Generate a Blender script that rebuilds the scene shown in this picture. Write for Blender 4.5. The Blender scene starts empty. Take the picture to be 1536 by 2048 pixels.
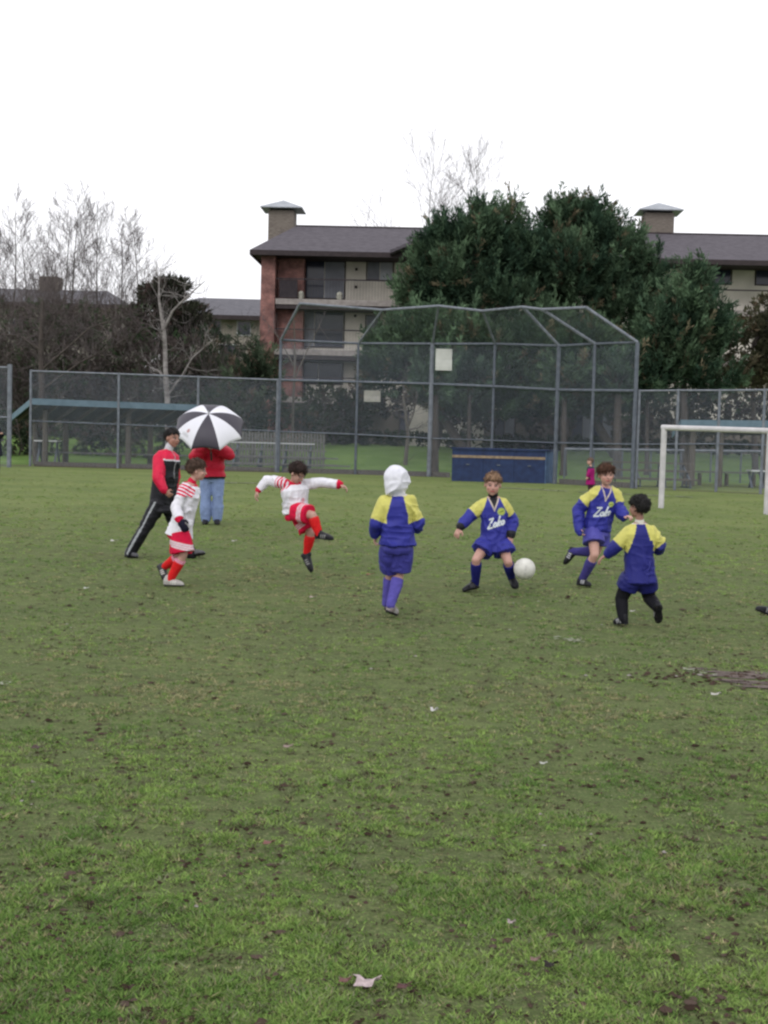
import bpy, bmesh, math, random
import numpy as np
from mathutils import Vector, Matrix, noise as mnoise
from mathutils.bvhtree import BVHTree

# ------------------------------------------------------------------ camera, sky, sun, exposure
scene = bpy.context.scene
COL = scene.collection
FPX, CX, CY = 2600.0, 768.0, 1024.0
CAM_H, ROLL, HOR = 1.6, 0.0268, 867.0
PITCH = math.atan((CY - HOR) / FPX)
c_f = Vector((0, math.cos(PITCH), -math.sin(PITCH)))
c_r0 = Vector((1, 0, 0)); c_u0 = Vector((0, math.sin(PITCH), math.cos(PITCH)))
c_r = c_r0 * math.cos(ROLL) + c_u0 * math.sin(ROLL)
c_u = -c_r0 * math.sin(ROLL) + c_u0 * math.cos(ROLL)
cam = bpy.data.cameras.new('camera'); cam_o = bpy.data.objects.new('camera', cam); COL.objects.link(cam_o)
cam.sensor_fit = 'VERTICAL'; cam.sensor_height = 36.0; cam.lens = 36.0 * FPX / 2048.0
cam.clip_start = 0.1; cam.clip_end = 2000
m = Matrix((c_r, c_u, -c_f)).transposed().to_4x4(); m.translation = (0, 0, CAM_H)
cam_o.matrix_world = m
scene.camera = cam_o

w = bpy.data.worlds.new('World'); scene.world = w; w.use_nodes = True
nt = w.node_tree; nt.nodes.clear()
sky = nt.nodes.new('ShaderNodeTexSky'); sky.sky_type = 'NISHITA'; sky.sun_disc = False
sky.sun_elevation = math.radians(38); sky.sun_rotation = math.radians(200)
sky.air_density = 1.0; sky.dust_density = 6.0; sky.ozone_density = 1.0
hs = nt.nodes.new('ShaderNodeHueSaturation'); hs.inputs['Saturation'].default_value = 0.12
mx = nt.nodes.new('ShaderNodeMixRGB'); mx.inputs[0].default_value = 0.8       # the even overcast layer
mx.inputs[2].default_value = (15.8, 15.8, 16.4, 1)
bg = nt.nodes.new('ShaderNodeBackground'); bg.inputs[1].default_value = 0.08
out = nt.nodes.new('ShaderNodeOutputWorld')
nt.links.new(sky.outputs[0], hs.inputs['Color']); nt.links.new(hs.outputs[0], mx.inputs[1])
nt.links.new(mx.outputs[0], bg.inputs[0]); nt.links.new(bg.outputs[0], out.inputs[0])
sun = bpy.data.lights.new('sun', 'SUN'); sun.energy = 0.6; sun.angle = math.radians(25); sun.color = (1, .98, .95)
sun_o = bpy.data.objects.new('sun', sun); COL.objects.link(sun_o)
sun_o.rotation_euler = (math.radians(52), 0, math.radians(-20))
scene.view_settings.view_transform = 'Standard'; scene.view_settings.look = 'None'
scene.view_settings.gamma = 1; scene.view_settings.exposure = 0.22
scene.cycles.transparent_max_bounces = 40
scene.cycles.max_bounces = 6
scene.cycles.filter_width = 2.4

# ------------------------------------------------------------------ helpers
rng = np.random.default_rng(7); random.seed(7)

def ray(px, py):
    return c_f * FPX + c_r * (px - CX) - c_u * (py - CY)
def P(px, py, Y):
    "point seen at photo pixel (px, py) at world depth Y"
    d = ray(px, py); return Vector((0, 0, CAM_H)) + d * (Y / d.y)
def G(px, py, z=0.0):
    d = ray(px, py); return Vector((0, 0, CAM_H)) + d * ((z - CAM_H) / d.z)
def GX(px, Y):
    "ground point under photo column px at depth Y (px read near the ground)"
    p = P(px, HOR + (px - CX) * ROLL + CAM_H * FPX / Y, Y); p.z = gz(Y); return p
def gz(Y):
    "the lawn rises about a metre between the fence and the hedges"
    t = min(max((Y - 52.6) / 10.0, 0), 1); return 1.0 * t * t * (3 - 2 * t)

def tag(o, label=None, cat=None, group=None, kind=None):
    if label: o['label'] = label
    if cat: o['category'] = cat
    if group: o['group'] = group
    if kind: o['kind'] = kind
    return o
def empty(name, loc=(0, 0, 0), label=None, cat=None, group=None):
    o = bpy.data.objects.new(name, None); COL.objects.link(o); o.location = loc
    o.empty_display_size = .1
    return tag(o, label, cat, group)
def wloc(o):
    v = Vector(o.location)
    while o.parent: o = o.parent; v += Vector(o.location)
    return v
def link_mesh(name, me, m=None, parent=None):
    "me is in world coordinates; the object gets the parent's origin"
    o = bpy.data.objects.new(name, me); COL.objects.link(o)
    if m is not None:
        me.materials.clear(); me.materials.append(m)
    if parent is not None:
        off = wloc(parent)
        me.transform(Matrix.Translation(-off)); o.parent = parent
    return o
def np_mesh(name, V, F, cols=None, smooth=False):
    "V (n,3), F (m,k) one face size"
    V = np.asarray(V, dtype=np.float32); F = np.asarray(F, dtype=np.int32)
    me = bpy.data.meshes.new(name)
    me.vertices.add(len(V)); me.vertices.foreach_set('co', V.ravel())
    k = F.shape[1]
    me.loops.add(F.size); me.loops.foreach_set('vertex_index', F.ravel())
    me.polygons.add(len(F)); me.polygons.foreach_set('loop_start', np.arange(0, F.size, k, dtype=np.int32))
    me.polygons.foreach_set('loop_total', np.full(len(F), k, dtype=np.int32))
    me.update(calc_edges=True)
    if cols is not None: set_col(me, cols)
    if smooth: me.polygons.foreach_set('use_smooth', np.ones(len(F), dtype=bool))
    return me
def set_col(me, cols):
    c = np.ones((len(cols), 4), dtype=np.float32); c[:, :3] = cols
    a = me.color_attributes.new('Col', 'FLOAT_COLOR', 'POINT'); a.data.foreach_set('color', c.ravel())

class MB:
    def __init__(s): s.v = []; s.f = []
    def add(s, vs, fs):
        n = len(s.v); s.v += [tuple(v) for v in vs]; s.f += [[i + n for i in f] for f in fs]
    def hexa(s, b, t):
        s.add(list(b) + list(t), [(3, 2, 1, 0), (4, 5, 6, 7), (0, 1, 5, 4), (1, 2, 6, 5), (2, 3, 7, 6), (3, 0, 4, 7)])
    def box(s, c, size, ax=(1, 0, 0), ay=(0, 1, 0), az=(0, 0, 1)):
        c = Vector(c); ax = Vector(ax) * size[0] / 2; ay = Vector(ay) * size[1] / 2; az = Vector(az) * size[2] / 2
        s.hexa([c - ax - ay - az, c + ax - ay - az, c + ax + ay - az, c - ax + ay - az],
               [c - ax - ay + az, c + ax - ay + az, c + ax + ay + az, c - ax + ay + az])
    def beam(s, p0, p1, w, h, up=(0, 0, 1)):
        p0 = Vector(p0); p1 = Vector(p1); d = (p1 - p0); L = d.length; d.normalize()
        up = Vector(up); side = d.cross(up)
        if side.length < 1e-4: side = d.cross(Vector((1, 0, 0)))
        side.normalize(); u = side.cross(d)
        s.box((p0 + p1) / 2, (L, w, h), d, side, u)
    def tube(s, p0, p1, r0, r1=None, n=8, cap=True):
        if r1 is None: r1 = r0
        p0 = Vector(p0); p1 = Vector(p1); d = (p1 - p0).normalized()
        a = d.orthogonal().normalized(); b = d.cross(a)
        vs = []
        for p, r in ((p0, r0), (p1, r1)):
            for i in range(n):
                t = 2 * math.pi * i / n; vs.append(p + a * math.cos(t) * r + b * math.sin(t) * r)
        fs = [(i, (i + 1) % n, n + (i + 1) % n, n + i) for i in range(n)]
        if cap: fs += [tuple(range(n - 1, -1, -1)), tuple(range(n, 2 * n))]
        s.add(vs, fs)
    def ball(s, c, r, n=8, sx=1, sy=1, sz=1):
        c = Vector(c); vs = [c + Vector((0, 0, r * sz))]; k = n // 2
        for j in range(1, k):
            ph = math.pi * j / k
            for i in range(n):
                t = 2 * math.pi * i / n
                vs.append(c + Vector((r * sx * math.sin(ph) * math.cos(t), r * sy * math.sin(ph) * math.sin(t), r * sz * math.cos(ph))))
        vs.append(c - Vector((0, 0, r * sz))); fs = []
        for i in range(n): fs.append((0, 1 + i, 1 + (i + 1) % n))
        for j in range(k - 2):
            for i in range(n):
                a = 1 + j * n + i; b = 1 + j * n + (i + 1) % n; fs.append((a, a + n, b + n, b))
        L = len(vs) - 1; o = 1 + (k - 2) * n
        for i in range(n): fs.append((L, o + (i + 1) % n, o + i))
        s.add(vs, fs)
    def mesh(s, name, smooth=False):
        me = bpy.data.meshes.new(name); me.from_pydata(s.v, [], s.f); me.update()
        if smooth: me.polygons.foreach_set('use_smooth', np.ones(len(me.polygons), dtype=bool))
        return me
    def build(s, name, m, parent=None, smooth=False):
        return link_mesh(name, s.mesh(name, smooth), m, parent)

# value noise in numpy
def _hash(i, j, k):
    h = (i * 374761393 + j * 668265263 + k * 1274126177) & 0xffffffff
    h = ((h ^ (h >> 13)) * 1103515245) & 0xffffffff
    return ((h ^ (h >> 16)) & 0xffff) / 65535.0
def vnoise(p, s=1.0):
    q = np.asarray(p, dtype=np.float64) * s + 1000.0
    i = np.floor(q).astype(np.int64); f = q - i; f = f * f * (3 - 2 * f)
    r = 0
    for dx in (0, 1):
        for dy in (0, 1):
            for dz in (0, 1):
                wgt = (f[:, 0] if dx else 1 - f[:, 0]) * (f[:, 1] if dy else 1 - f[:, 1]) * (f[:, 2] if dz else 1 - f[:, 2])
                r = r + wgt * _hash(i[:, 0] + dx, i[:, 1] + dy, i[:, 2] + dz)
    return r
def fnoise(p, s=1.0, o=3):
    r = 0; a = .5; t = 0
    for k in range(o):
        r = r + a * vnoise(p, s * 2 ** k); t += a; a *= .55
    return r / t

# ------------------------------------------------------------------ materials
def srgb(r, g, b):
    f = lambda c: (c / 255 / 12.92) if c / 255 <= .04045 else ((c / 255 + .055) / 1.055) ** 2.4
    return (f(r), f(g), f(b))
def mat(name, c1, c2=None, scale=8, rough=.8, bump=0, bscale=40, metal=0, detail=4, stretch=None, spec=.3, attr=False, sheen=0, trans=0):
    m = bpy.data.materials.new(name); m.use_nodes = True; n = m.node_tree; L = n.links
    b = n.nodes['Principled BSDF']; b.inputs['Roughness'].default_value = rough; b.inputs['Metallic'].default_value = metal
    b.inputs['Specular IOR Level'].default_value = spec
    tc = n.nodes.new('ShaderNodeTexCoord'); src = tc.outputs['Object']
    if stretch:
        mp = n.nodes.new('ShaderNodeMapping'); mp.inputs['Scale'].default_value = stretch; L.new(src, mp.inputs[0]); src = mp.outputs[0]
    col = None
    if attr:
        at = n.nodes.new('ShaderNodeAttribute'); at.attribute_name = 'Col'; col = at.outputs['Color']
    if c2 is not None:
        nz = n.nodes.new('ShaderNodeTexNoise'); nz.inputs['Scale'].default_value = scale; nz.inputs['Detail'].default_value = detail
        L.new(src, nz.inputs['Vector'])
        rp = n.nodes.new('ShaderNodeMapRange'); rp.inputs[1].default_value = .32; rp.inputs[2].default_value = .68
        L.new(nz.outputs['Fac'], rp.inputs[0])
        mi = n.nodes.new('ShaderNodeMixRGB'); L.new(rp.outputs[0], mi.inputs[0])
        mi.inputs[1].default_value = (*c1, 1); mi.inputs[2].default_value = (*c2, 1)
        if col is not None:
            mu = n.nodes.new('ShaderNodeMixRGB'); mu.blend_type = 'MULTIPLY'; mu.inputs[0].default_value = 1
            L.new(col, mu.inputs[1]); L.new(mi.outputs[0], mu.inputs[2]); col = mu.outputs[0]
        else: col = mi.outputs[0]
    if col is not None: L.new(col, b.inputs['Base Color'])
    else: b.inputs['Base Color'].default_value = (*c1, 1)
    if bump:
        nb = n.nodes.new('ShaderNodeTexNoise'); nb.inputs['Scale'].default_value = bscale; nb.inputs['Detail'].default_value = 5
        L.new(src, nb.inputs['Vector'])
        bp = n.nodes.new('ShaderNodeBump'); bp.inputs['Strength'].default_value = bump; bp.inputs['Distance'].default_value = .02
        L.new(nb.outputs['Fac'], bp.inputs['Height']); L.new(bp.outputs[0], b.inputs['Normal'])
    if sheen: b.inputs['Sheen Weight'].default_value = sheen
    return m
def leaf_mat(name, trans=.25):
    "two sided foliage whose own colour comes from the Col attribute"
    m = bpy.data.materials.new(name); m.use_nodes = True; n = m.node_tree; L = n.links; n.nodes.clear()
    o = n.nodes.new('ShaderNodeOutputMaterial'); at = n.nodes.new('ShaderNodeAttribute'); at.attribute_name = 'Col'
    d = n.nodes.new('ShaderNodeBsdfDiffuse'); t = n.nodes.new('ShaderNodeBsdfTranslucent'); x = n.nodes.new('ShaderNodeMixShader')
    x.inputs[0].default_value = trans
    L.new(at.outputs['Color'], d.inputs[0]); L.new(at.outputs['Color'], t.inputs[0])
    L.new(d.outputs[0], x.inputs[1]); L.new(t.outputs[0], x.inputs[2]); L.new(x.outputs[0], o.inputs[0])
    return m

M = {}
M['galv'] = mat('galvanised_pipe', srgb(122, 127, 136), srgb(96, 101, 110), 6, .5, metal=.1)
M['galv_dark'] = mat('weathered_pipe', srgb(98, 104, 114), srgb(78, 84, 94), 6, .5, metal=.1)
M['goal'] = mat('white_goal_paint', (.56, .54, .55), (.42, .41, .42), 5, .5)
M['wood'] = mat('grey_wood', (.13, .115, .095), (.08, .07, .06), 14, .9, bump=.4, stretch=(1, 1, .2))
M['wood_light'] = mat('weathered_plank', (.17, .165, .155), (.10, .10, .098), 9, .85, bump=.3)
M['bench_wht'] = mat('pale_bench', (.55, .56, .57), (.4, .41, .42), 5, .6)
M['roof_blue'] = mat('pale_blue_fascia', srgb(98, 122, 136), srgb(80, 104, 118), 3, .6)
M['roof_dark'] = mat('dugout_roofing', (.05, .055, .06), (.03, .033, .038), 6, .9)
M['bark'] = mat('bark', (.085, .07, .062), (.045, .038, .035), 9, .95, bump=.6, bscale=25, stretch=(1, 1, .25))
M['twig'] = mat('bare_twig', (.12, .10, .10), (.075, .062, .062), 3, .9)
M['birch'] = mat('pale_birch_bark', (.30, .28, .27), (.14, .125, .12), 5, .85, stretch=(1, 1, 2.5))
M['leaf'] = leaf_mat('foliage')
M['brick'] = None
# ------------------------------------------------------------------ ground
def ground_material():
    m = bpy.data.materials.new('turf'); m.use_nodes = True; n = m.node_tree; L = n.links
    b = n.nodes['Principled BSDF']; b.inputs['Roughness'].default_value = .95; b.inputs['Specular IOR Level'].default_value = .1
    tc = n.nodes.new('ShaderNodeTexCoord'); src = tc.outputs['Object']
    def nz(s, d=5, r=.6):
        x = n.nodes.new('ShaderNodeTexNoise'); x.inputs['Scale'].default_value = s; x.inputs['Detail'].default_value = d
        x.inputs['Roughness'].default_value = r; L.new(src, x.inputs['Vector']); return x.outputs['Fac']
    def rng_(v, a, c, lo=0, hi=1):
        x = n.nodes.new('ShaderNodeMapRange'); x.interpolation_type = 'SMOOTHSTEP'
        x.inputs[1].default_value = a; x.inputs[2].default_value = c; x.inputs[3].default_value = lo; x.inputs[4].default_value = hi
        L.new(v, x.inputs[0]); return x.outputs[0]
    def mix(f, a, c):
        x = n.nodes.new('ShaderNodeMixRGB'); L.new(f, x.inputs[0])
        for i, q in ((1, a), (2, c)):
            if isinstance(q, tuple): x.inputs[i].default_value = (*q, 1)
            else: L.new(q, x.inputs[i])
        return x.outputs[0]
    green = mix(rng_(nz(1.1), .35, .65), (.112, .160, .055), (.165, .210, .076))
    green = mix(rng_(nz(9, 6, .7), .35, .7), green, (.085, .112, .038))
    green = mix(rng_(nz(70, 6, .75), .42, .62, 0, .8), green, (.066, .078, .036))
    green = mix(rng_(nz(45, 5, .75), .52, .64, 0, .7), green, (.23, .235, .115))
    brown = mix(rng_(nz(14), .3, .7), (.105, .082, .060), (.055, .042, .030))
    c = mix(rng_(nz(.35, 6, .65), .50, .72, 0, .5), green, brown)          # thin worn areas
    c = mix(rng_(nz(7, 6, .8), .56, .64, 0, .9), c, brown)             # scuffs
    sx = n.nodes.new('ShaderNodeSeparateXYZ'); L.new(src, sx.inputs[0])
    # lawn beyond the fence, mown and greener; field nearer the fence is fresher too
    far = rng_(sx.outputs[1], 13, 30, 0, .8)
    fc = mix(rng_(nz(.5), .35, .65), (.125, .165, .055), (.17, .205, .072))
    c = mix(far, c, fc)
    lawn = rng_(sx.outputs[1], 50.5, 51.5)
    c = mix(lawn, c, mix(rng_(nz(.8), .35, .65), (.10, .17, .045), (.14, .215, .065)))
    L.new(c, b.inputs['Base Color'])
    bp = n.nodes.new('ShaderNodeBump'); bp.inputs['Strength'].default_value = .8; bp.inputs['Distance'].default_value = .03
    L.new(nz(30, 6, .7), bp.inputs['Height']); L.new(bp.outputs[0], b.inputs['Normal'])
    return m
M['turf'] = ground_material()
g = MB(); rows_ = [-60, 0, 52.6] + [52.6 + k for k in range(1, 11)] + [90, 900]
g.add([(x, y, gz(y)) for y in rows_ for x in (-400, 400)], [(2 * i, 2 * i + 1, 2 * i + 3, 2 * i + 2) for i in range(len(rows_) - 1)])
go = g.build('ground', M['turf']); tag(go, kind='structure')

# turf blades: one mesh, density even on the eye from the camera's height
def grass():
    T, K = 120000, 9
    ymin, ymax = 3.0, 46.0
    u = rng.random(T); TY = 1 / (1 / ymin + (1 / ymax - 1 / ymin) * u)
    TX = (rng.random(T) * 2 - 1) * (.31 * TY * 1.35 + .4)
    mud = G(1480, 1358)
    def fields(X, Y):
        p = np.stack([X, Y, np.zeros(len(X))], 1)
        dx = (X - mud.x) / .75; dy = (Y - mud.y) / .28
        return fnoise(p, 6, 3), fnoise(p + 50, .45, 4), fnoise(p + 90, 4.5, 3), fnoise(p + 20, 1.3, 3), np.exp(-(dx * dx + dy * dy))
    cl, br, sc, big, wear = fields(TX, TY)
    keep = (rng.random(T) < np.clip(.70 + 2.6 * (cl - .40), .30, 1)) & ~((sc > .62) & (rng.random(T) < .85)) & (rng.random(T) > wear * .9)
    TX, TY = TX[keep], TY[keep]; T = len(TX)
    g1 = np.array([.112, .208, .052]); g2 = np.array([.260, .370, .105]); g3 = np.array([.34, .31, .17]); g4 = np.array([.065, .048, .038]); g5 = np.array([.215, .235, .135])
    cl, br, sc, big, wear = fields(TX, TY)
    t = np.clip((big - .28) * 2 + rng.normal(0, .45, T), 0, 1)[:, None]; TC = g1 * (1 - t) + g2 * t
    r = rng.random(T); TC = np.where((r < .06 + .45 * np.clip((br - .46) * 3.5, 0, 1))[:, None], g3, TC)
    mid = np.exp(-((TY - 11) / 5.5) ** 2); TC = np.where((r > 1 - .10 - .38 * mid)[:, None], g5, TC); TC = np.where((rng.random(T) < .04 + .22 * np.clip((sc - .54) * 6, 0, 1))[:, None], g4, TC)
    fr = np.clip((TY - 15) / 14, 0, 1)[:, None]; TC = TC * (1 - .55 * fr) + np.array([.185, .235, .075]) * .55 * fr
    TH = (.7 + .8 * rng.random(T)) * (.5 + 1.0 * np.clip((cl - .3) * 2.2, 0, 1)); TK = np.clip(TY / 8, 1, 3.0)
    X = np.repeat(TX, K); Y = np.repeat(TY, K); k = np.repeat(TK, K); n = T * K
    rad = .016 * k ** .8 * np.sqrt(rng.random(n)) * 1.3; an = rng.random(n) * 6.2832; X = X + np.cos(an) * rad; Y = Y + np.sin(an) * rad
    h = (.0045 + .0095 * rng.random(n) ** 1.2) * np.repeat(TH, K) * np.clip(Y / 14, 1, 1.5)
    wd = .0026 * k * (.7 + .8 * rng.random(n))
    a = rng.random(n) * 2 * np.pi; la = an + rng.normal(0, .8, n); ln = h * (.5 + 1.6 * rng.random(n))
    bx = np.cos(a) * wd; by = np.sin(a) * wd
    V = np.zeros((n, 3, 3)); V[:, 0] = np.stack([X - bx, Y - by, np.zeros(n)], 1); V[:, 1] = np.stack([X + bx, Y + by, np.zeros(n)], 1)
    V[:, 2] = np.stack([X + np.cos(la) * ln, Y + np.sin(la) * ln, h], 1)
    C = np.repeat(TC, K, 0) * (.75 + .5 * rng.random(n))[:, None]
    me = np_mesh('grass', V.reshape(-1, 3), np.arange(3 * n).reshape(-1, 3), np.repeat(C, 3, 0))
    o = link_mesh('grass', me, M['leaf']); tag(o, 'short worn green turf covering the sports field', 'grass', kind='stuff')
grass()

# lumps of mud, scuffs and bits of leaf trodden into the turf
def litter():
    V = []; F = []; C = []; n = 0
    base = [(math.cos(t), math.sin(t)) for t in np.linspace(0, 2 * np.pi, 8)[:-1]]
    mud = G(1480, 1358)
    pts = []
    for i in range(6500):
        u = random.random(); Y = 1 / (1 / 3.1 + (1 / 34 - 1 / 3.1) * u); X = random.uniform(-1, 1) * (.31 * Y * 1.3 + .3)
        pts.append((X, Y, 1))
    P_ = np.array([(a, b, 0) for a, b, _ in pts]); nn = fnoise(P_, .9, 3)
    pts = [q for q, v in zip(pts, nn) if v > .52 or random.random() < .30]
    for i in range(240):
        a, b = random.gauss(0, 1), random.gauss(0, 1); pts.append((mud.x + a * .55, mud.y + b * .2, 0))
    for X, Y, q in pts:
        r = random.uniform(.004, .016) * (1.0 if random.random() < .88 else 1.7) * min(max(Y / 8, 1), 1.5)
        if q == 0: r = random.uniform(.008, .028)
        hh = r * random.uniform(.15, .4); a0 = random.uniform(0, 6.28); ex = random.uniform(.5, 1); z0 = random.uniform(0, .006) 
        ring = []
        for (c, s) in base:
            k = random.uniform(.6, 1.25); x, y = c * r * k, s * r * k * ex
            ring.append((X + x * math.cos(a0) - y * math.sin(a0), Y + x * math.sin(a0) + y * math.cos(a0), z0 + random.uniform(0, hh * .5)))
        V += ring + [(X + random.uniform(-.3, .3) * r, Y, z0 + hh + .004)]
        for i in range(7): F.append((n + i, n + (i + 1) % 7, n + 7))
        t = random.random()
        c = (.050, .034, .026) if t < .40 else (.090, .062, .050) if t < .8 else (.11, .08, .066) if t < .985 else (.32, .29, .27)
        C += [c] * 8; n += 8
    me = np_mesh('mud_clods', V, F, np.array(C)); o = link_mesh('mud_clods', me, M['leaf'])
    tag(o, 'dark mud clods and trodden leaf bits scattered in the turf', 'mud', kind='stuff')
litter()

# faded chalk lines of the pitch: broken flakes of paint in the grass
def chalk(pts, name='pitch_line', wid=.10, dens=260, seed=1, cov=.5):
    rr = np.random.default_rng(seed); V = []; F = []; n = 0
    W = [G(*p) for p in pts]
    for a, b in zip(W[:-1], W[1:]):
        L = (b - a).length; d = (b - a) / L; s = Vector((-d.y, d.x, 0))
        for i in range(int(L * dens)):
            t = rr.random() * L; q = rr.normal(0, wid * .38); p = a + d * t + s * q
            if vnoise(np.array([[p.x, p.y, seed]]), 3.0)[0] > cov + .08 * rr.random(): continue
            r = rr.uniform(.004, .014) * min(max(p.y / 9, 1), 2); th = rr.random() * 6.28
            z = .010 + rr.random() * .014
            for k in range(4):
                e = r * rr.uniform(.5, 1.4); V.append((p.x + math.cos(th + k * 1.57) * e * 1.5, p.y + math.sin(th + k * 1.57) * e, z + rr.normal(0, .002)))
            F.append((n, n + 1, n + 2, n + 3)); n += 4
    me = np_mesh(name, V, F); o = link_mesh(name, me, M['chalk']); tag(o, kind='structure')
M['chalk'] = mat('faded_chalk', (.30, .31, .24), (.2, .21, .15), 20, .9)
chalk([(-40, 1368), (60, 1382), (200, 1400), (430, 1432)], seed=3, cov=.46)
chalk([(800, 1222), (870, 1238), (960, 1252), (1200, 1292), (1380, 1345), (1600, 1395)], seed=4, cov=.36, dens=170)
chalk([(430, 966), (560, 968)], wid=.14, dens=500, seed=5, cov=.8)
chalk([(1000, 976), (1180, 986), (1420, 997)], wid=.14, dens=400, seed=6, cov=.6)
# trodden dirt strip under the fence
M['dirt'] = mat('bare_dirt', (.085, .07, .058), (.05, .042, .034), 4, .95, bump=.5)

def mud_patch():
    rr = random.Random(4); m_ = MB()
    for (px, py, sx, sy) in ((1478, 1352, .26, .10), (1500, 1366, .20, .07), (1525, 1350, .30, .12), (1440, 1345, .14, .05), (1400, 1338, .10, .04), (1520, 1375, .16, .05), (1456, 1362, .12, .04)):
        c = G(px, py); ring = []; n = 30
        for i in range(n):
            t = 2 * math.pi * i / n; k = rr.uniform(.6, 1.25); ring.append((c.x + sx * k * math.cos(t), c.y + sy * k * math.sin(t), .004 + .0006 * len(m_.v) / 31))
        m_.add([(c.x, c.y, ring[0][2])] + ring, [(0, 1 + i, 1 + (i + 1) % n) for i in range(n)])
    tag(m_.build('mud_patch', mat('wet_mud', (.15, .115, .10), (.075, .056, .048), 9, .8, bump=.8, bscale=60)), kind='structure')
mud_patch()
# ------------------------------------------------------------------ chain link
def link_material():
    "woven wire: diamonds of 5 cm drawn as real openings between wires"
    m = bpy.data.materials.new('chain_link'); m.use_nodes = True; n = m.node_tree; L = n.links; n.nodes.clear()
    o = n.nodes.new('ShaderNodeOutputMaterial'); at = n.nodes.new('ShaderNodeUVMap'); at.uv_map = 'UVMap'
    sp = n.nodes.new('ShaderNodeSeparateXYZ'); L.new(at.outputs[0], sp.inputs[0])
    def M_(op, a, b=None):
        x = n.nodes.new('ShaderNodeMath'); x.operation = op
        for i, q in enumerate((a, b)):
            if q is None: continue
            if isinstance(q, (int, float)): x.inputs[i].default_value = q
            else: L.new(q, x.inputs[i])
        return x.outputs[0]
    s = 1 / .052
    d1 = M_('FRACT', M_('MULTIPLY', M_('ADD', sp.outputs[0], sp.outputs[1]), s))
    d2 = M_('FRACT', M_('MULTIPLY', M_('ADD', M_('SUBTRACT', sp.outputs[0], sp.outputs[1]), 500), s))
    wv = M_('MAXIMUM', M_('LESS_THAN', d1, .082), M_('LESS_THAN', d2, .082))
    b = n.nodes.new('ShaderNodeBsdfPrincipled'); b.inputs['Base Color'].default_value = (*srgb(128, 136, 148), 1)
    b.inputs['Metallic'].default_value = .3; b.inputs['Roughness'].default_value = .6
    t = n.nodes.new('ShaderNodeBsdfTransparent'); x = n.nodes.new('ShaderNodeMixShader')
    L.new(wv, x.inputs[0]); L.new(t.outputs[0], x.inputs[1]); L.new(b.outputs[0], x.inputs[2]); L.new(x.outputs[0], o.inputs[0])
    return m
M['link'] = link_material()
def wire_panel(corners, parent, name='chain_link_panel'):
    "corners: bottom-left, bottom-right, top-right, top-left"
    a, b, c, d = [Vector(q) for q in corners]
    me = bpy.data.meshes.new(name); me.from_pydata([a, b, c, d], [], [(0, 1, 2, 3)]); me.update()
    uv = me.uv_layers.new(name='UVMap')
    U = (b - a).normalized(); nrm = (b - a).cross(d - a).normalized(); W = nrm.cross(U)
    for i, q in enumerate((a, b, c, d)): uv.data[i].uv = ((q - a).dot(U), (q - a).dot(W))
    o = link_mesh(name, me, M['link'], parent); return o
def pipe(root, p0, p1, r, name='post', mt='galv', n=8, capball=False):
    b = MB(); b.tube(p0, p1, r, n=n)
    if capball: b.ball(Vector(p1) , r * 1.25, 6)
    return b.build(name, M[mt], root, smooth=False)

# the fence line: photo column -> depth of its foot, top of wire (photo row), mid rail
def lerp_tab(tab, x):
    xs = [t[0] for t in tab]; return float(np.interp(x, xs, [t[1] for t in tab]))
DEP = [(-60, 49.3), (62, 49.5), (560, 50.1), (717, 50.1), (865, 49.8), (990, 48.9), (1118, 45.6), (1190, 44.4), (1275, 43.2), (1357, 42.6), (1440, 42.2), (1536, 41.2), (1640, 40.6)]
TOP = [(62, 742), (238, 748), (397, 754), (560, 760), (717, 764), (865, 768), (990, 773), (1118, 780), (1270, 782), (1357, 781), (1440, 781), (1536, 780), (1640, 779)]
MID = [(62, 842), (238, 849), (397, 856), (560, 863), (717, 869), (865, 877), (990, 881), (1118, 886), (1270, 889), (1440, 888), (1536, 891), (1640, 893)]
def topz(px, Y, py): return P(px, py, Y)
def fence(cols, label, group=None):
    pts = []
    for x in cols:
        Y = lerp_tab(DEP, x); f = GX(x, Y); t = P(x, lerp_tab(TOP, x), Y); f.x = t.x; t.y = f.y
        md = P(x, lerp_tab(MID, x), Y); md.x = f.x; md.y = f.y; pts.append((f, t, md))
    root = empty('chain_link_fence', pts[0][0], label, 'fence', group)
    for i, (f, t, md) in enumerate(pts):
        pipe(root, f, t + Vector((0, 0, .05)), .048, 'post')
    for (f, t, md), (f2, t2, m2) in zip(pts[:-1], pts[1:]):
        pipe(root, t, t2, .034, 'rail'); pipe(root, md, m2, .026, 'rail', 'galv_dark')
        o = Vector((0, .03, .04)); wire_panel((f + o, f2 + o, t2 + Vector((0, .03, 0)), t + Vector((0, .03, 0))), root)
    return root
fence([62, 238, 397, 556], 'tall chain link fence in front of the long blue-edged dugout roof')
fence([1279, 1357, 1440, 1530, 1630], 'chain link fence behind the white soccer goal')
# the nearer fence cut by the left edge of the photo
def near_fence():
    f = GX(18, 47.5); t = P(21, 732, 47.5); t.x = f.x; t.y = f.y
    f2 = f + Vector((-3.0, -.35, 0)); t2 = t + Vector((-3.0, -.35, 0)); f3 = f + Vector((-6, -.7, 0)); t3 = t + Vector((-6, -.7, 0))
    root = empty('chain_link_fence', f, 'chain link fence end at the left edge, beside the gap', 'fence')
    pipe(root, f, t + Vector((0, 0, .06)), .085, 'post'); pipe(root, f2, t2, .05, 'post'); pipe(root, f3, t3, .05, 'post')
    for a, b in ((t, t2), (t2, t3)): pipe(root, a - Vector((0, 0, .06)), b - Vector((0, 0, .06)), .035, 'rail')
    k = 1.82
    for a, b in ((f, f2), (f2, f3)):
        pipe(root, a + Vector((0, 0, k)), b + Vector((0, 0, k)), .035, 'rail')
    wire_panel((f2, f, t, t2), root); wire_panel((f3, f2, t2, t3), root)
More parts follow.
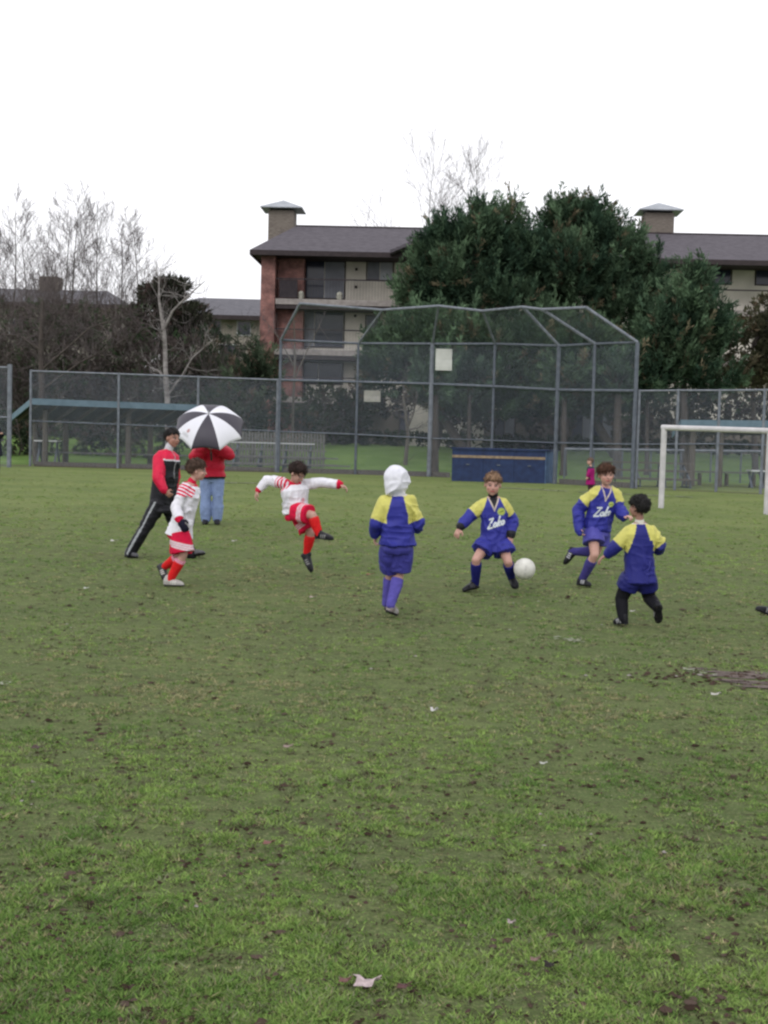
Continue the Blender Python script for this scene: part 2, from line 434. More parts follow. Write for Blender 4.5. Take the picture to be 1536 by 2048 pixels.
near_fence()

def backstop():
    cols = [562, 717, 865, 990, 1118, 1190, 1275]
    ring = [680, 687, 688, 688, 692, 688, 685]
    top = [(600, 607, -1.5), (765, 620, -1.3), (877, 612, -1.6), (965, 622, -1.3), (1045, 614, -.2), (1084, 619, -.1), (1172, 615, .2)]
    F = []; R = []; T = []; TP = []; MD = []
    for x, ry, (tx, ty, dd) in zip(cols, ring, top):
        Y = lerp_tab(DEP, x) - .06; f = GX(x, Y); r = P(x, ry, Y); f.x = r.x; r.y = f.y
        F.append(f); R.append(r); T.append(P(tx, ty, Y + dd))
        q = P(x, lerp_tab(TOP, x), Y); q.x, q.y = f.x, f.y; TP.append(q)
        q = P(x, lerp_tab(MID, x), Y); q.x, q.y = f.x, f.y; MD.append(q)
    root = empty('backstop', F[2], 'tall chain link baseball backstop with an overhanging hood', 'backstop')
    rad = [.055, .05, .085, .05, .07, .055, .07]
    for i in range(7):
        pipe(root, F[i], R[i], rad[i], 'post', 'galv' if i in (2,) else 'galv_dark')
        pipe(root, R[i], T[i], .055 if i in (0, 4, 5, 6) else .045, 'rafter', 'galv')
    for i in range(6):
        pipe(root, R[i], R[i + 1], .045, 'rail', 'galv_dark'); pipe(root, T[i], T[i + 1], .05, 'rail', 'galv')
        pipe(root, TP[i], TP[i + 1], .05, 'rail', 'galv_dark'); pipe(root, MD[i], MD[i + 1], .028, 'rail', 'galv_dark')
        e = Vector((0, .05, 0))
        wire_panel((F[i] + e, F[i + 1] + e, R[i + 1] + e, R[i] + e), root)
        wire_panel((R[i] + e, R[i + 1] + e, T[i + 1] + e, T[i] + e), root, 'hood_panel')
        if i > 2: e = Vector((.013, .02, .021)); wire_panel((R[i] + e, R[i + 1] + e, T[i + 1] + e, T[i] + e), root, 'hood_panel')
    return F, R
BF, BR = backstop()

# notice boards tied to the wire
def board(px0, py0, px1, py1, Y, label, mt):
    a = P(px0, py1, Y); b = P(px1, py1, Y); c = P(px1, py0, Y); d = P(px0, py0, Y)
    cx = (a + c) / 2; root = empty('notice_board', cx, label, 'sign')
    wd = (b - a).length; hh = (d - a).length; b_ = MB(); n = 6
    vs = []
    for j in range(n + 1):
        for i in range(n + 1):
            u, v = i / n - .5, j / n - .5
            vs.append(cx + Vector((wd * u, -.05 + .05 * math.sin(v * 4) * (v < 0) + .02 * u, hh * v)))
    k = len(vs); vs += [v + Vector((0, .02, 0)) for v in vs]
    fs = []
    for j in range(n):
        for i in range(n):
            a0 = j * (n + 1) + i; fs.append((a0, a0 + 1, a0 + n + 2, a0 + n + 1)); fs.append((k + a0 + n + 1, k + a0 + n + 2, k + a0 + 1, k + a0))
    rim = [i for i in range(n + 1)] + [j * (n + 1) + n for j in range(1, n + 1)] + [n * (n + 1) + i for i in range(n - 1, -1, -1)] + [j * (n + 1) for j in range(n - 1, 0, -1)]
    for p, q in zip(rim, rim[1:] + rim[:1]): fs.append((q, p, k + p, k + q))
    b_.add(vs, fs); b_.build('panel', mt, root, smooth=False)
    for sx in (-.45, .45):
        for sz in (-.42, .42): t = MB(); t.tube(cx + Vector((wd * sx, -.07, hh * sz)), cx + Vector((wd * sx, .06, hh * sz)), .012, n=5); t.build('tie', M['galv_dark'], root)
M['board'] = mat('pale_board', (.52, .53, .50), (.42, .43, .40), 3, .7)
M['board2'] = mat('dull_board', (.36, .35, .30), (.26, .25, .22), 4, .8)
board(871, 698, 904, 741, 49.55, 'pale blank notice board hung high on the thick backstop post', M['board'])
board(728, 781, 761, 804, 52.5, 'small dull board seen low behind the backstop wire', M['board2'])

# low pipe rail beyond the backstop
def low_rail():
    xs = [1128, 1186, 1243, 1300, 1360, 1420, 1480, 1560]; Y = 52.0
    pts = []
    for x in xs:
        f = GX(x, Y); t = P(x, 898 + (x - 1128) * .012, Y); t.x, t.y = f.x, f.y; pts.append((f, t))
    root = empty('low_fence', pts[0][0], 'low pale pipe fence on the lawn behind the backstop', 'fence')
    for f, t in pts: pipe(root, f, t, .035, 'post', 'galv_dark')
    for (f, t), (f2, t2) in zip(pts[:-1], pts[1:]):
        pipe(root, t, t2, .05, 'rail'); wire_panel((f, f2, t2, t), root)
low_rail()

# blue painted box in front of the backstop
def blue_box():
    m1 = mat('blue_paint', srgb(38, 55, 92), srgb(28, 40, 72), 5, .6); m2 = mat('light_blue_paint', srgb(84, 108, 140), srgb(62, 84, 116), 5, .6)  # side panel takes a lighter blue than the front
    m3 = mat('tan_stripe', srgb(150, 132, 108), srgb(120, 104, 88), 10, .7)
    A = G(903, 962); B = G(1089, 967); C = GX(1112, B.y + 1.0)
    hA = (P(903, 896, A.y)).z; hB = P(1089, 899, B.y).z
    root = empty('storage_box', A, 'long blue storage box with a tan stripe at the foot of the backstop', 'storage box')
    d = (B - A).normalized(); back = (C - B)
    b = MB(); n = 3
    for i in range(n):                                        # three front leaves with thin gaps
        p = A.lerp(B, (i + .004) / n); q = A.lerp(B, (i + .996) / n); up = Vector((0, 0, 1)); o = Vector((0, .04, 0))
        z = 1.12
        b.hexa([p, q, q + o, p + o], [v + up * z for v in (p, q, q + o, p + o)])
    b.build('front_panel', m1, root)
    b = MB(); p, q = A + Vector((0, .045, .02)), B + Vector((-.01, .045, .02)); b.hexa([p, q, q + back, p + back], [v + Vector((0, 0, 1.06)) for v in (p, q, q + back, p + back)]); b.build('carcass', M['roof_dark'], root)
    b = MB(); e = back.normalized() * .02; s = Vector((.03, 0, 0)); b.hexa([B, B + s, C + s, C], [v + Vector((0, 0, 1.12)) for v in (B, B + s, C + s, C)]); b.build('side_panel', m2, root)
    b = MB(); zz = .83; o = Vector((0, -.02, 0)); b.hexa([A + o + Vector((0, 0, zz)), B + o + Vector((0, 0, zz)), B + Vector((0, 0, zz)), A + Vector((0, 0, zz))],
        [A + o + Vector((0, 0, zz + .09)), B + o + Vector((0, 0, zz + .09)), B + Vector((0, 0, zz + .09)), A + Vector((0, 0, zz + .09))]); b.build('stripe_board', m3, root)
    b = MB(); p, q = A + Vector((-.05, -.05, 1.123)), B + Vector((.06, -.05, 1.123)); bk = back + Vector((.0, .08, 0))
    b.hexa([p, q, q + bk, p + bk], [v + Vector((0, 0, .06)) for v in (p, q, q + bk, p + bk)]); b.build('lid', m1, root)
    for t in (.17, .5, .83):
        b = MB(); c = A.lerp(B, t) + Vector((0, -.03, .6)); b.box(c, (.12, .03, .04)); b.build('handle', M['galv_dark'], root)
blue_box()

# soccer goal
def goal():
    A = G(1322, 1016); B = G(1533, 1029); z = 1.92
    root = empty('soccer_goal', A, 'white metal soccer goal frame without a net', 'goal')
    up = Vector((0, 0, z)); pipe(root, A, A + up, .068, 'goalpost', 'goal', 14); pipe(root, B, B + up - Vector((0, 0, .03)), .068, 'goalpost', 'goal', 14)
    d = (B - A).normalized(); pipe(root, A + up - d * .06, B + up - Vector((0, 0, .03)) + d * .06, .066, 'crossbar', 'goal', 14)
goal()

# dugouts
def dugout(xl, xr, yl, yr, Yf, label, back=2.6, shift=-.75, drop=.42, posts=(), thick=.24, bench=None):
    A = P(xl, yl, Yf); B = P(xr, yr, Yf); bk = Vector((shift, back, -drop))
    root = empty('dugout', (A.x, A.y, 0), label, 'dugout')
    b = MB(); b.hexa([A, B, B + Vector((0, .05, 0)), A + Vector((0, .05, 0))], [v + Vector((0, 0, thick)) for v in (A, B, B + Vector((0, .05, 0)), A + Vector((0, .05, 0)))]); b.build('fascia', M['roof_blue'], root)
    b = MB(); o = Vector((-.02, .055, .0)); q = A + o; b.hexa([q, q + Vector((.05, 0, 0)), q + bk + Vector((.05, 0, 0)), q + bk], [v + Vector((0, 0, thick)) for v in (q, q + Vector((.05, 0, 0)), q + bk + Vector((.05, 0, 0)), q + bk)]); b.build('fascia', M['roof_blue'], root)
    b = MB(); p0, p1 = A + Vector((.04, .06, thick * .55)), B + Vector((0, .06, thick * .55)); b.hexa([p0, p1, p1 + bk, p0 + bk], [v + Vector((0, 0, .07)) for v in (p0, p1, p1 + bk, p0 + bk)]); b.build('roof', M['roof_dark'], root)
    n = max(4, int((B - A).length / .8))
    for i in range(n + 1):
        p = A.lerp(B, (i + .3) / (n + .6)) + Vector((.05, .08, thick * .2)); b = MB(); b.beam(p, p + bk * .96, .06, .14); b.build('rafter', M['wood'], root)
    for x, y0, dpt in posts:
        f = GX(x, dpt); t = (dpt - Yf) / back; z = A.z - drop * t + .08; b = MB(); b.tube(f, (f.x, f.y, z), .12, .11, 8); b.build('post', M['wood'], root)
    if bench:
        x0, x1, dpt, z = bench
        p, q = GX(x0, dpt), GX(x1, dpt); b = MB(); b.box((p + q) / 2 + Vector((0, 0, z)), ((q - p).length, .32, .05)); b.build('bench_seat', M['wood_light'], root)
        for k in (.1, .5, .9):
            c = p.lerp(q, k); b = MB(); b.box(c + Vector((0, 0, z / 2 - .02)), (.08, .28, z - .06)); b.build('bench_leg', M['wood'], root)
dugout(62, 398, 809, 822, 50.3, 'long low dugout with a pale blue roof edge behind the left fence', back=2.4, shift=-1.5, drop=.68,
       posts=((70, 0, 52.4), (90, 0, 51.2), (131, 0, 52.4), (256, 0, 51.2), (300, 0, 52.4), (390, 0, 51.2)), bench=(100, 380, 52.0, .5))
dugout(1362, 1600, 853, 855, 46.5, 'dugout with a pale blue roof edge seen through the soccer goal', back=2.2, shift=.2,
       posts=((1372, 0, 48.4), (1382, 0, 47.0), (1437, 0, 47.0), (1530, 0, 47.0), (1590, 0, 48.2)), bench=(1385, 1520, 48.2, .5))

# bleachers
def bleacher(xl, xr, Y0, rows, label, zstep=.27, dstep=.6, fan=0, mt='wood_light', group='bleachers behind the fence'):
    A = GX(xl, Y0); B = GX(xr, Y0); root = empty('bleacher', A, label, 'bleacher', group); L = (B - A).length
    for r in range(rows):
        z = .28 + r * zstep; y = Y0 + r * dstep
        b = MB(); b.box((A.x + L / 2 - fan * r * .5, y, z), (L - fan * r, .26, .045)); b.build('seat_plank', M['bench_wht'] if r == rows - 1 and fan else M[mt], root)
        if r: b = MB(); b.box((A.x + L / 2 - fan * r * .5, y - .3, z - zstep + .02), (L - fan * r, .22, .04)); b.build('foot_plank', M[mt], root)
    for i in range(4):
        x = A.x + .25 + (L - .5 - fan * rows * .7) * i / 3; b = MB()
        b.beam((x, Y0 - .1, .02), (x, Y0 + (rows - 1) * dstep + .15, .02), .05, .05)
        b.beam((x, Y0 - .05, .22), (x, Y0 + (rows - 1) * dstep + .05, .22 + (rows - 1) * zstep), .04, .05)
        for r in range(rows): b.box((x, Y0 + r * dstep, (.25 + r * zstep) / 2), (.05, .05, .25 + r * zstep))
        b.build('frame', M['galv_dark'], root)
bleacher(452, 700, 50.8, 4, 'grey plank bleacher left of the backstop, behind the umbrella', fan=.5)
bleacher(1215, 1395, 44.6, 3, 'low dark plank bleacher behind the fence, left of the goalpost', mt='wood')
def table(x0, x1, Y, z, label):
    A, B = GX(x0, Y), GX(x1, Y); c = (A + B) / 2; L = (B - A).length; root = empty('picnic_table', c, label, 'table')
    b = MB(); b.box(c + Vector((0, 0, z)), (L, .7, .05)); b.build('tabletop', M['bench_wht'], root)
    for s in (-.38, .38):
        b = MB(); b.beam(c + Vector((L * s, -.3, 0)), c + Vector((L * s, .22, z - .03)), .07, .05); b.build('leg', M['galv_dark'], root)
        b = MB(); b.beam(c + Vector((L * s + .06, .3, 0)), c + Vector((L * s + .06, -.22, z - .03)), .07, .05); b.build('leg', M['galv_dark'], root)
table(72, 118, 51.6, .95, 'small white topped table under the left dugout roof')
table(1496, 1524, 46.8, .62, 'small pale topped table under the dugout behind the goal')

# dirt edge below the fences
b = MB(); prev = None
for i, (x, Y) in enumerate(DEP):
    f = GX(x, Y); a = f + Vector((0, -.22 - .05 * (i % 3), .004)); c = f + Vector((0, .28 + .05 * (i % 2), .004))
    if prev: b.add([prev[0], a, c, prev[1]], [(0, 1, 2, 3)])
    prev = (a, c)
tag(b.build('dirt_strip', M['dirt']), kind='structure')
# boards laid along the foot of the fence
def kick_board(xs, label):
    root = None
    pts = [GX(x, lerp_tab(DEP, x)) + Vector((0, .14, 0)) for x in xs]
    bm_ = MB()
    for p, q in zip(pts[:-1], pts[1:]): bm_.beam(p + Vector((0, 0, .09)), q + Vector((0, 0, .09)), .05, .18)
    o = bm_.build('kick_board', M['wood']); tag(o, label, 'board')
kick_board([66, 238, 397, 556], 'weathered grey board along the foot of the left fence')
kick_board([566, 717, 865, 900], 'weathered board along the foot of the backstop left of the blue box')
kick_board([1120, 1190, 1272], 'weathered board along the foot of the backstop right of the blue box')
# ------------------------------------------------------------------ buildings
def brick_mat():
    m = bpy.data.materials.new('red_brick'); m.use_nodes = True; n = m.node_tree; L = n.links
    b = n.nodes['Principled BSDF']; b.inputs['Roughness'].default_value = .9
    tc = n.nodes.new('ShaderNodeTexCoord'); mp = n.nodes.new('ShaderNodeMapping'); mp.inputs['Rotation'].default_value = (math.radians(90), 0, 0)
    br = n.nodes.new('ShaderNodeTexBrick'); br.inputs['Scale'].default_value = 4.2
    br.inputs['Color1'].default_value = (.29, .135, .115, 1); br.inputs['Color2'].default_value = (.20, .095, .085, 1); br.inputs['Mortar'].default_value = (.24, .18, .16, 1)
    L.new(tc.outputs['Object'], mp.inputs[0]); L.new(mp.outputs[0], br.inputs[0])
    nz = n.nodes.new('ShaderNodeTexNoise'); nz.inputs['Scale'].default_value = 2.2; nz.inputs['Detail'].default_value = 6; L.new(tc.outputs['Object'], nz.inputs[0])
    mi = n.nodes.new('ShaderNodeMixRGB'); mi.blend_type = 'MULTIPLY'; mi.inputs[0].default_value = .8; L.new(br.outputs[0], mi.inputs[1])
    rp = n.nodes.new('ShaderNodeValToRGB'); rp.color_ramp.elements[0].color = (.45, .4, .42, 1); rp.color_ramp.elements[0].position = .35; rp.color_ramp.elements[1].color = (1.2, 1.1, 1.1, 1); rp.color_ramp.elements[1].position = .65
    L.new(nz.outputs['Fac'], rp.inputs[0]); L.new(rp.outputs[0], mi.inputs[2]); L.new(mi.outputs[0], b.inputs['Base Color'])
    return m
def shingle_mat(name, c1, c2):
    m = mat(name, c1, c2, 3, .9); n = m.node_tree; L = n.links; b = n.nodes['Principled BSDF']
    tc = n.nodes.new('ShaderNodeTexCoord'); wv = n.nodes.new('ShaderNodeTexWave'); wv.bands_direction = 'Z'; wv.inputs['Scale'].default_value = 2.4; wv.inputs['Distortion'].default_value = 1.0
    wv.inputs['Detail'].default_value = 3; wv.wave_profile = 'SAW'
    L.new(tc.outputs['Object'], wv.inputs[0])
    old = b.inputs['Base Color'].links[0].from_socket
    mi = n.nodes.new('ShaderNodeMixRGB'); mi.blend_type = 'MULTIPLY'; mi.inputs[0].default_value = .45
    L.new(old, mi.inputs[1]); L.new(wv.outputs[0], mi.inputs[2]); L.new(mi.outputs[0], b.inputs['Base Color']); return m
M['brick'] = brick_mat()
M['shingle'] = shingle_mat('grey_shingles', (.125, .112, .130), (.085, .076, .090))
M['shingle2'] = shingle_mat('far_shingles', (.17, .165, .185), (.12, .118, .135))
M['cream'] = mat('cream_stucco', (.64, .60, .53), (.48, .45, .40), .9, .9, detail=6)
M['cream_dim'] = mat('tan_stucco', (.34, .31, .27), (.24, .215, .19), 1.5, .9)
M['dark_trim'] = mat('brown_trim', (.045, .034, .036), (.03, .023, .025), 5, .8)
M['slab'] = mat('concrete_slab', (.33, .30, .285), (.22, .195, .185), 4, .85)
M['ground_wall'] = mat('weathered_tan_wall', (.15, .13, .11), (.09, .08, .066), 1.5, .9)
M['glass'] = mat('dark_glass', (.022, .026, .045), None, rough=.12, spec=.35)
M['curtain'] = mat('curtained_glass', (.19, .20, .23), (.13, .135, .16), 1.4, .5)
M['curtain_lt'] = mat('bright_curtain', (.42, .44, .48), (.30, .31, .35), 1.2, .5)
M['chim'] = mat('grey_chimney', (.20, .175, .15), (.12, .10, .09), 4, .9, stretch=(1, 1, 5))
M['cap'] = mat('metal_cap', (.36, .38, .41), (.27, .29, .32), 2, .45, metal=.3)
M['rail_p'] = mat('railing_panel', (.05, .04, .045), (.03, .025, .03), 5, .8)
M['pot'] = mat('pale_pot', (.45, .44, .38), None, rough=.6)

YB = 70.0
PXM = FPX / YB
class Frame:
    "building frame: u along the front (m), v depth, z up; slightly turned so the right end comes nearer"
    def __init__(s, px, Y, yaw):
        s.o = GX(px, Y); s.o.z = 0; s.a = math.radians(yaw); s.ux = Vector((math.cos(s.a), -math.sin(s.a), 0)); s.vx = Vector((math.sin(s.a), math.cos(s.a), 0))
    def __call__(s, u, v, z): return s.o + s.ux * u + s.vx * v + Vector((0, 0, z))
    def uz(s, px, py, v=0.0):
        d = ray(px, py); o = Vector((0, 0, CAM_H)); n = s.vx; p0 = s.o + s.vx * v
        t = (p0 - o).dot(n) / d.dot(n); q = o + d * t; return (q - s.o).dot(s.ux), q.z
    def box(s, mb, u0, u1, v0, v1, z0, z1):
        mb.hexa([s(u0, v0, z0), s(u1, v0, z0), s(u1, v1, z0), s(u0, v1, z0)], [s(u0, v0, z1), s(u1, v0, z1), s(u1, v1, z1), s(u0, v1, z1)])
fr = Frame(522, YB, 2.2)
bld = empty('apartment_building', fr.o, 'long three storey brick and cream apartment building with grey hip roof and two chimneys', 'building')
def part(name, mt, boxes, parent=None):
    b = MB()
    for q in boxes: fr.box(b, *q)
    return b.build(name, M[mt], parent or bld)
u_l, z_eave = fr.uz(530, 505); LEN = 40.0
# levels from the photo
zs = [fr.uz(620, y)[1] for y in (795, 700, 600)]           # floor slabs
z_e = fr.uz(700, 506)[1]
Ub = fr.uz(612, 600)[0]; U = lambda px, v=0: fr.uz(px, 600, v)[0]
D = .0
# walls: recessed behind the balconies
part('brick_wall', 'brick', [(U(553), U(606), .35, 1.5, 0, z_e)])
part('wall', 'cream', [(U(611) , LEN, 1.2, 1.5, zs[0] - .6, z_e)])
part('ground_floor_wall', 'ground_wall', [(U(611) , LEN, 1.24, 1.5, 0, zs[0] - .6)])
part('end_wall', 'brick', [(U(524), U(552), -.6, 11, 0, z_e)])
part('back_wall', 'cream_dim', [(U(553), LEN, 10.7, 11, 0, z_e), (LEN + .003, LEN + .3, 1.2, 11, 0, z_e)])
# balcony slabs and railings left part
for z, x1 in ((zs[2], 800), (zs[1], 765), (zs[0], 765)):
    part('balcony_slab', 'slab', [(U(553) , U(x1), -.5, 1.19, z - .30, z)])
    part('balcony_fascia', 'dark_trim', [(U(553), U(x1), -.45, 1.15, z - .52, z - .303)])
    r = part('balcony_railing', 'rail_p', [(U(553), U(x1), -.42, -.38, z + 1.02, z + 1.09)])
    xs = np.arange(U(553), U(x1), .16); part('baluster', 'rail_p', [(x, x + .009, -.41, -.39, z, z + 1.02) for x in xs], r)
    if z == zs[2]: part('railing_panel', 'rail_p', [(U(560), U(596), -.36, -.34, z + .06, z + 1.0)], r)
def window(px0, py0, px1, py1, panes, v=1.2, name='window'):
    u0, z1 = fr.uz(px0, py0, v); u1, z0 = fr.uz(px1, py1, v)
    f = part(name, 'dark_trim', [(u0 - .06, u1 + .06, v - .05, v - .005, z0 - .06, z0), (u0 - .06, u1 + .06, v - .05, v - .005, z1, z1 + .06),
                                 (u0 - .06, u0, v - .05, v - .005, z0, z1), (u1, u1 + .06, v - .05, v - .005, z0, z1)])
    n = len(panes)
    for i, (m_, wt) in enumerate(panes):
        a = u0 + (u1 - u0) * sum(p[1] for p in panes[:i]); b_ = a + (u1 - u0) * wt
        part('pane', m_, [(a + .02, b_ - .02, v - .03, v - .006, z0, z1)], f)
window(610, 523, 688, 597, [('glass', .5), ('curtain', .5)], name='balcony_door')
window(735, 523, 785, 560, [('curtain', .5), ('curtain_lt', .5)])
window(609, 624, 686, 694, [('curtain', .26), ('glass', .74)], name='balcony_door')
window(733, 632, 757, 668, [('curtain', 1.0)])
window(590, 726, 684, 768, [('glass', .5), ('glass', .5)], name='balcony_door')
window(700, 545 + 300, 730, 875, [('glass', 1.0)])
for x0 in (800, 842, 990, 1146, 1186): window(x0, 822, x0 + 38, 880, [('glass', .5), ('curtain', .5)], v=1.2, name='balcony_door')
for x0 in (860, 960, 1060, 1160, 1260): 
    window(x0, 530, x0 + 50, 575, [('curtain', .5), ('glass', .5)]); window(x0, 628, x0 + 50, 672, [('curtain', .5), ('glass', .5)])
# right part
window(1413, 528, 1461, 568, [('glass', 1.0)]); window(1513, 529, 1565, 570, [('glass', 1.0)])
window(1413, 640, 1461, 690, [('glass', 1.0)]); window(1513, 640, 1565, 690, [('glass', 1.0)])
part('upper_balcony', 'slab', [(U(1385), LEN, .2, 1.19, zs[2] - .3, zs[2])])
r = part('balcony_railing', 'rail_p', [(U(1385), LEN, .25, .30, zs[2] + 1.02, zs[2] + 1.09)])
part('upper_balcony', 'slab', [(U(1385), LEN, .2, 1.19, zs[1] - .3, zs[1])])
part('pipe_stub', 'dark_trim', [(U(706), U(711), 1.1, 1.19, z, z + .14) for z in (zs[2] + 1.75, zs[2] + .8, zs[1] + 1.9)])
# roof: hip at the left, long ridge
u0, ze = fr.uz(500, 499, -1.3); ze0 = ze
ur, zr = fr.uz(592, 452, 5.2)
def roof():
    b = MB(); v0, v1, vr = -1.3, 11.8, 5.2
    a = fr(u0, v0, ze); b1 = fr(LEN + 1, v0, ze); c = fr(LEN + 1, v1, ze); d = fr(u0, v1, ze); r0 = fr(ur, vr, zr); r1 = fr(LEN + 1, vr, zr)
    b.add([a, b1, c, d, r0, r1], [(0, 1, 5, 4), (2, 3, 4, 5), (3, 0, 4), (1, 2, 5), (3, 2, 1, 0)])
    return b.build('roof', M['shingle'], bld)
rf = roof()
part('eave_fascia', 'dark_trim', [(u0 + .03, LEN, -1.32, -1.22, ze - .26, ze - .004), (u0 - .02, u0 + .02, -1.3, 11.7, ze - .26, ze - .004)])
part('soffit', 'dark_trim', [(u0 + .1, LEN, -1.2, 1.19, ze - .2, ze - .1)])
part('ridge_cap', 'dark_trim', [(ur, LEN, 5.1, 5.3, zr - .02, zr + .05)], rf)
# projecting gable wing behind the evergreens
def gable():
    ua, za = fr.uz(780, 500, -2.2); um, zm = fr.uz(905, 448, -2.2); ub = 2 * um - ua; b = MB()
    for s, e in ((ua, um), (ub, um)):
        p = [fr(s, -2.2, za), fr(e, -2.2, zm), fr(e, 5.2, zm), fr(s, 5.2, za)]
        b.add([q for q in p] + [q - Vector((0, 0, .16)) for q in p], [(0, 1, 2, 3), (7, 6, 5, 4), (0, 4, 5, 1), (1, 5, 6, 2), (2, 6, 7, 3), (3, 7, 4, 0)])
    b.build('gable_roof', M['shingle'], bld)
    b = MB(); b.add([fr(ua + 1, -1.3, za - .1), fr(ub - 1, -1.3, za - .1), fr(um, -1.3, zm - .5), fr(ua + 1, 1.0, za - .1), fr(ub - 1, 1.0, za - .1), fr(um, 1.0, zm - .5)],
                    [(0, 1, 2), (5, 4, 3), (0, 2, 5, 3), (1, 4, 5, 2), (0, 3, 4, 1)]); b.build('gable_wall', M['cream'], bld)
    part('wing_wall', 'cream', [(ua + 1.2, ub - 1.2, -1.2, 1.19, 0, za - .104)])
gable()
def chimney(px0, px1, pyt, pyb, capx0, capx1, v):
    ua, zt = fr.uz(px0, pyt, v); ub, _ = fr.uz(px1, pyt, v); zb = fr.uz(px0, pyb, v)[1] - .8
    c = part('chimney', 'chim', [(ua, ub, v, v + 1.5, zb, zt)], rf)
    ca, zc = fr.uz(capx0, pyt - 4, v); cb, zap = fr.uz(capx1, pyt - 17, v)
    b = MB(); um = (ca + cb) / 2; vm = v + .75; dv = 1.15
    z0 = zt + .15
    pts = [fr(ca, vm - dv, z0), fr(cb, vm - dv, z0), fr(cb, vm + dv, z0), fr(ca, vm + dv, z0), fr(um, vm, z0 + .55)]
    low = [p - Vector((0, 0, .05)) for p in pts[:4]]
    b.add(pts + low, [(0, 1, 4), (1, 2, 4), (2, 3, 4), (3, 0, 4), (8, 7, 6, 5), (0, 5, 6, 1), (1, 6, 7, 2), (2, 7, 8, 3), (3, 8, 5, 0)])
    b.build('chimney_cap', M['cap'], c)
    part('cap_leg', 'dark_trim', [(u, u + .1, q, q + .1, zt, z0 - .052) for u in (ua + .1, ub - .2) for q in (v + .1, v + 1.3)], c)
    part('flue', 'dark_trim', [(ua + .35, ub - .35, v + .35, v + 1.1, zt, zt + .07)], c)
chimney(537, 588, 420, 478, 522, 606, 5.6)
chimney(1291, 1349, 425, 475, 1277, 1366, 5.6)
for i, x in enumerate((602, 679)):
    u_, _ = fr.uz(x, 590, -.1); b = MB(); c = fr(u_, -.1, zs[2]); b.tube(c + Vector((0, 0, .004)), c + Vector((0, 0, .22)), .12, .19, 10); b.ball(c + Vector((0, 0, .3)), .17, 8)
    o = b.build('flower_pot', M['pot'], bld)

# far low buildings to the left
def far_building(px0, px1, Y, py_ridge, py_eave, label, chim=None, wins=()):
    A, B = GX(px0, Y), GX(px1, Y); f = Frame(px0, Y, .5)
    root = empty('far_building', A, label, 'building'); L = (B - A).length
    zr_ = f.uz((px0 + px1) / 2, py_ridge, 5)[1]; ze_ = f.uz((px0 + px1) / 2, py_eave, -1)[1]
    b = MB(); f.box(b, .6, L - .6, 0, 10, 0, ze_ - .004); b.build('wall', M['cream_dim'], root)
    b = MB(); b.add([f(0, -1, ze_), f(L, -1, ze_), f(L, 11, ze_), f(0, 11, ze_), f(2.5, 5, zr_), f(L - 2.5, 5, zr_)], [(0, 1, 5, 4), (2, 3, 4, 5), (3, 0, 4), (1, 2, 5), (3, 2, 1, 0)])
    r_ = b.build('roof', M['shingle2'], root)
    b = MB(); f.box(b, .02, L - .02, -1.03, -.95, ze_ - .3, ze_ - .004); b.build('eave_fascia', M['dark_trim'], root)
    for (x0, y0, x1, y1) in wins:
        ua, za = f.uz(x0, y0, 0); ub, zb = f.uz(x1, y1, 0); b = MB(); f.box(b, ua - .08, ub + .08, -.06, -.01, zb - .08, za + .08); w_ = b.build('window', M['bench_wht'], root)
        b = MB(); f.box(b, ua, ub, -.10, -.063, zb, za); b.build('pane', M['glass'], w_)
    if chim:
        x0, x1, yt = chim; ua, zt = f.uz(x0, yt, 4); ub = f.uz(x1, yt, 4)[0]; b = MB(); f.box(b, ua, ub, 4, 5.5, ze_, zt); b.build('chimney', M['chim'], r_)
far_building(-160, 250, 96, 578, 604, 'long low building with a grey roof behind the bare trees', (78, 116, 552), [(20, 640, 50, 670), (150, 640, 180, 670)])
far_building(300, 760, 92, 599, 632, 'low grey roofed building with pale windows left of the brick corner', None, [(398, 642, 418, 668), (425, 642, 440, 668), (476, 644, 500, 670), (440, 690, 470, 712)])
# ------------------------------------------------------------------ vegetation
def segs_mesh(name, S, sides=3):
    "S: array (n, 8) p0 p1 r0 r1 -> tapered prisms"
    S = np.asarray(S, dtype=np.float64); n = len(S); p0, p1, r0, r1 = S[:, :3], S[:, 3:6], S[:, 6], S[:, 7]
    d = p1 - p0; d /= np.linalg.norm(d, axis=1)[:, None] + 1e-9
    ref = np.where(np.abs(d[:, 2:3]) < .8, np.array([[0, 0, 1.]]), np.array([[1., 0, 0]])); a = np.cross(d, ref); a /= np.linalg.norm(a, axis=1)[:, None]; b = np.cross(d, a)
    V = np.zeros((n, 2 * sides, 3))
    for i in range(sides):
        t = 2 * np.pi * i / sides; o = a * np.cos(t) + b * np.sin(t); V[:, i] = p0 + o * r0[:, None]; V[:, sides + i] = p1 + o * r1[:, None]
    base = (np.arange(n) * 2 * sides)[:, None]; F = []
    for i in range(sides):
        j = (i + 1) % sides; F.append(np.concatenate([base + i, base + j, base + sides + j, base + sides + i], 1))
    return np_mesh(name, V.reshape(-1, 3), np.concatenate(F, 0), smooth=sides > 4)

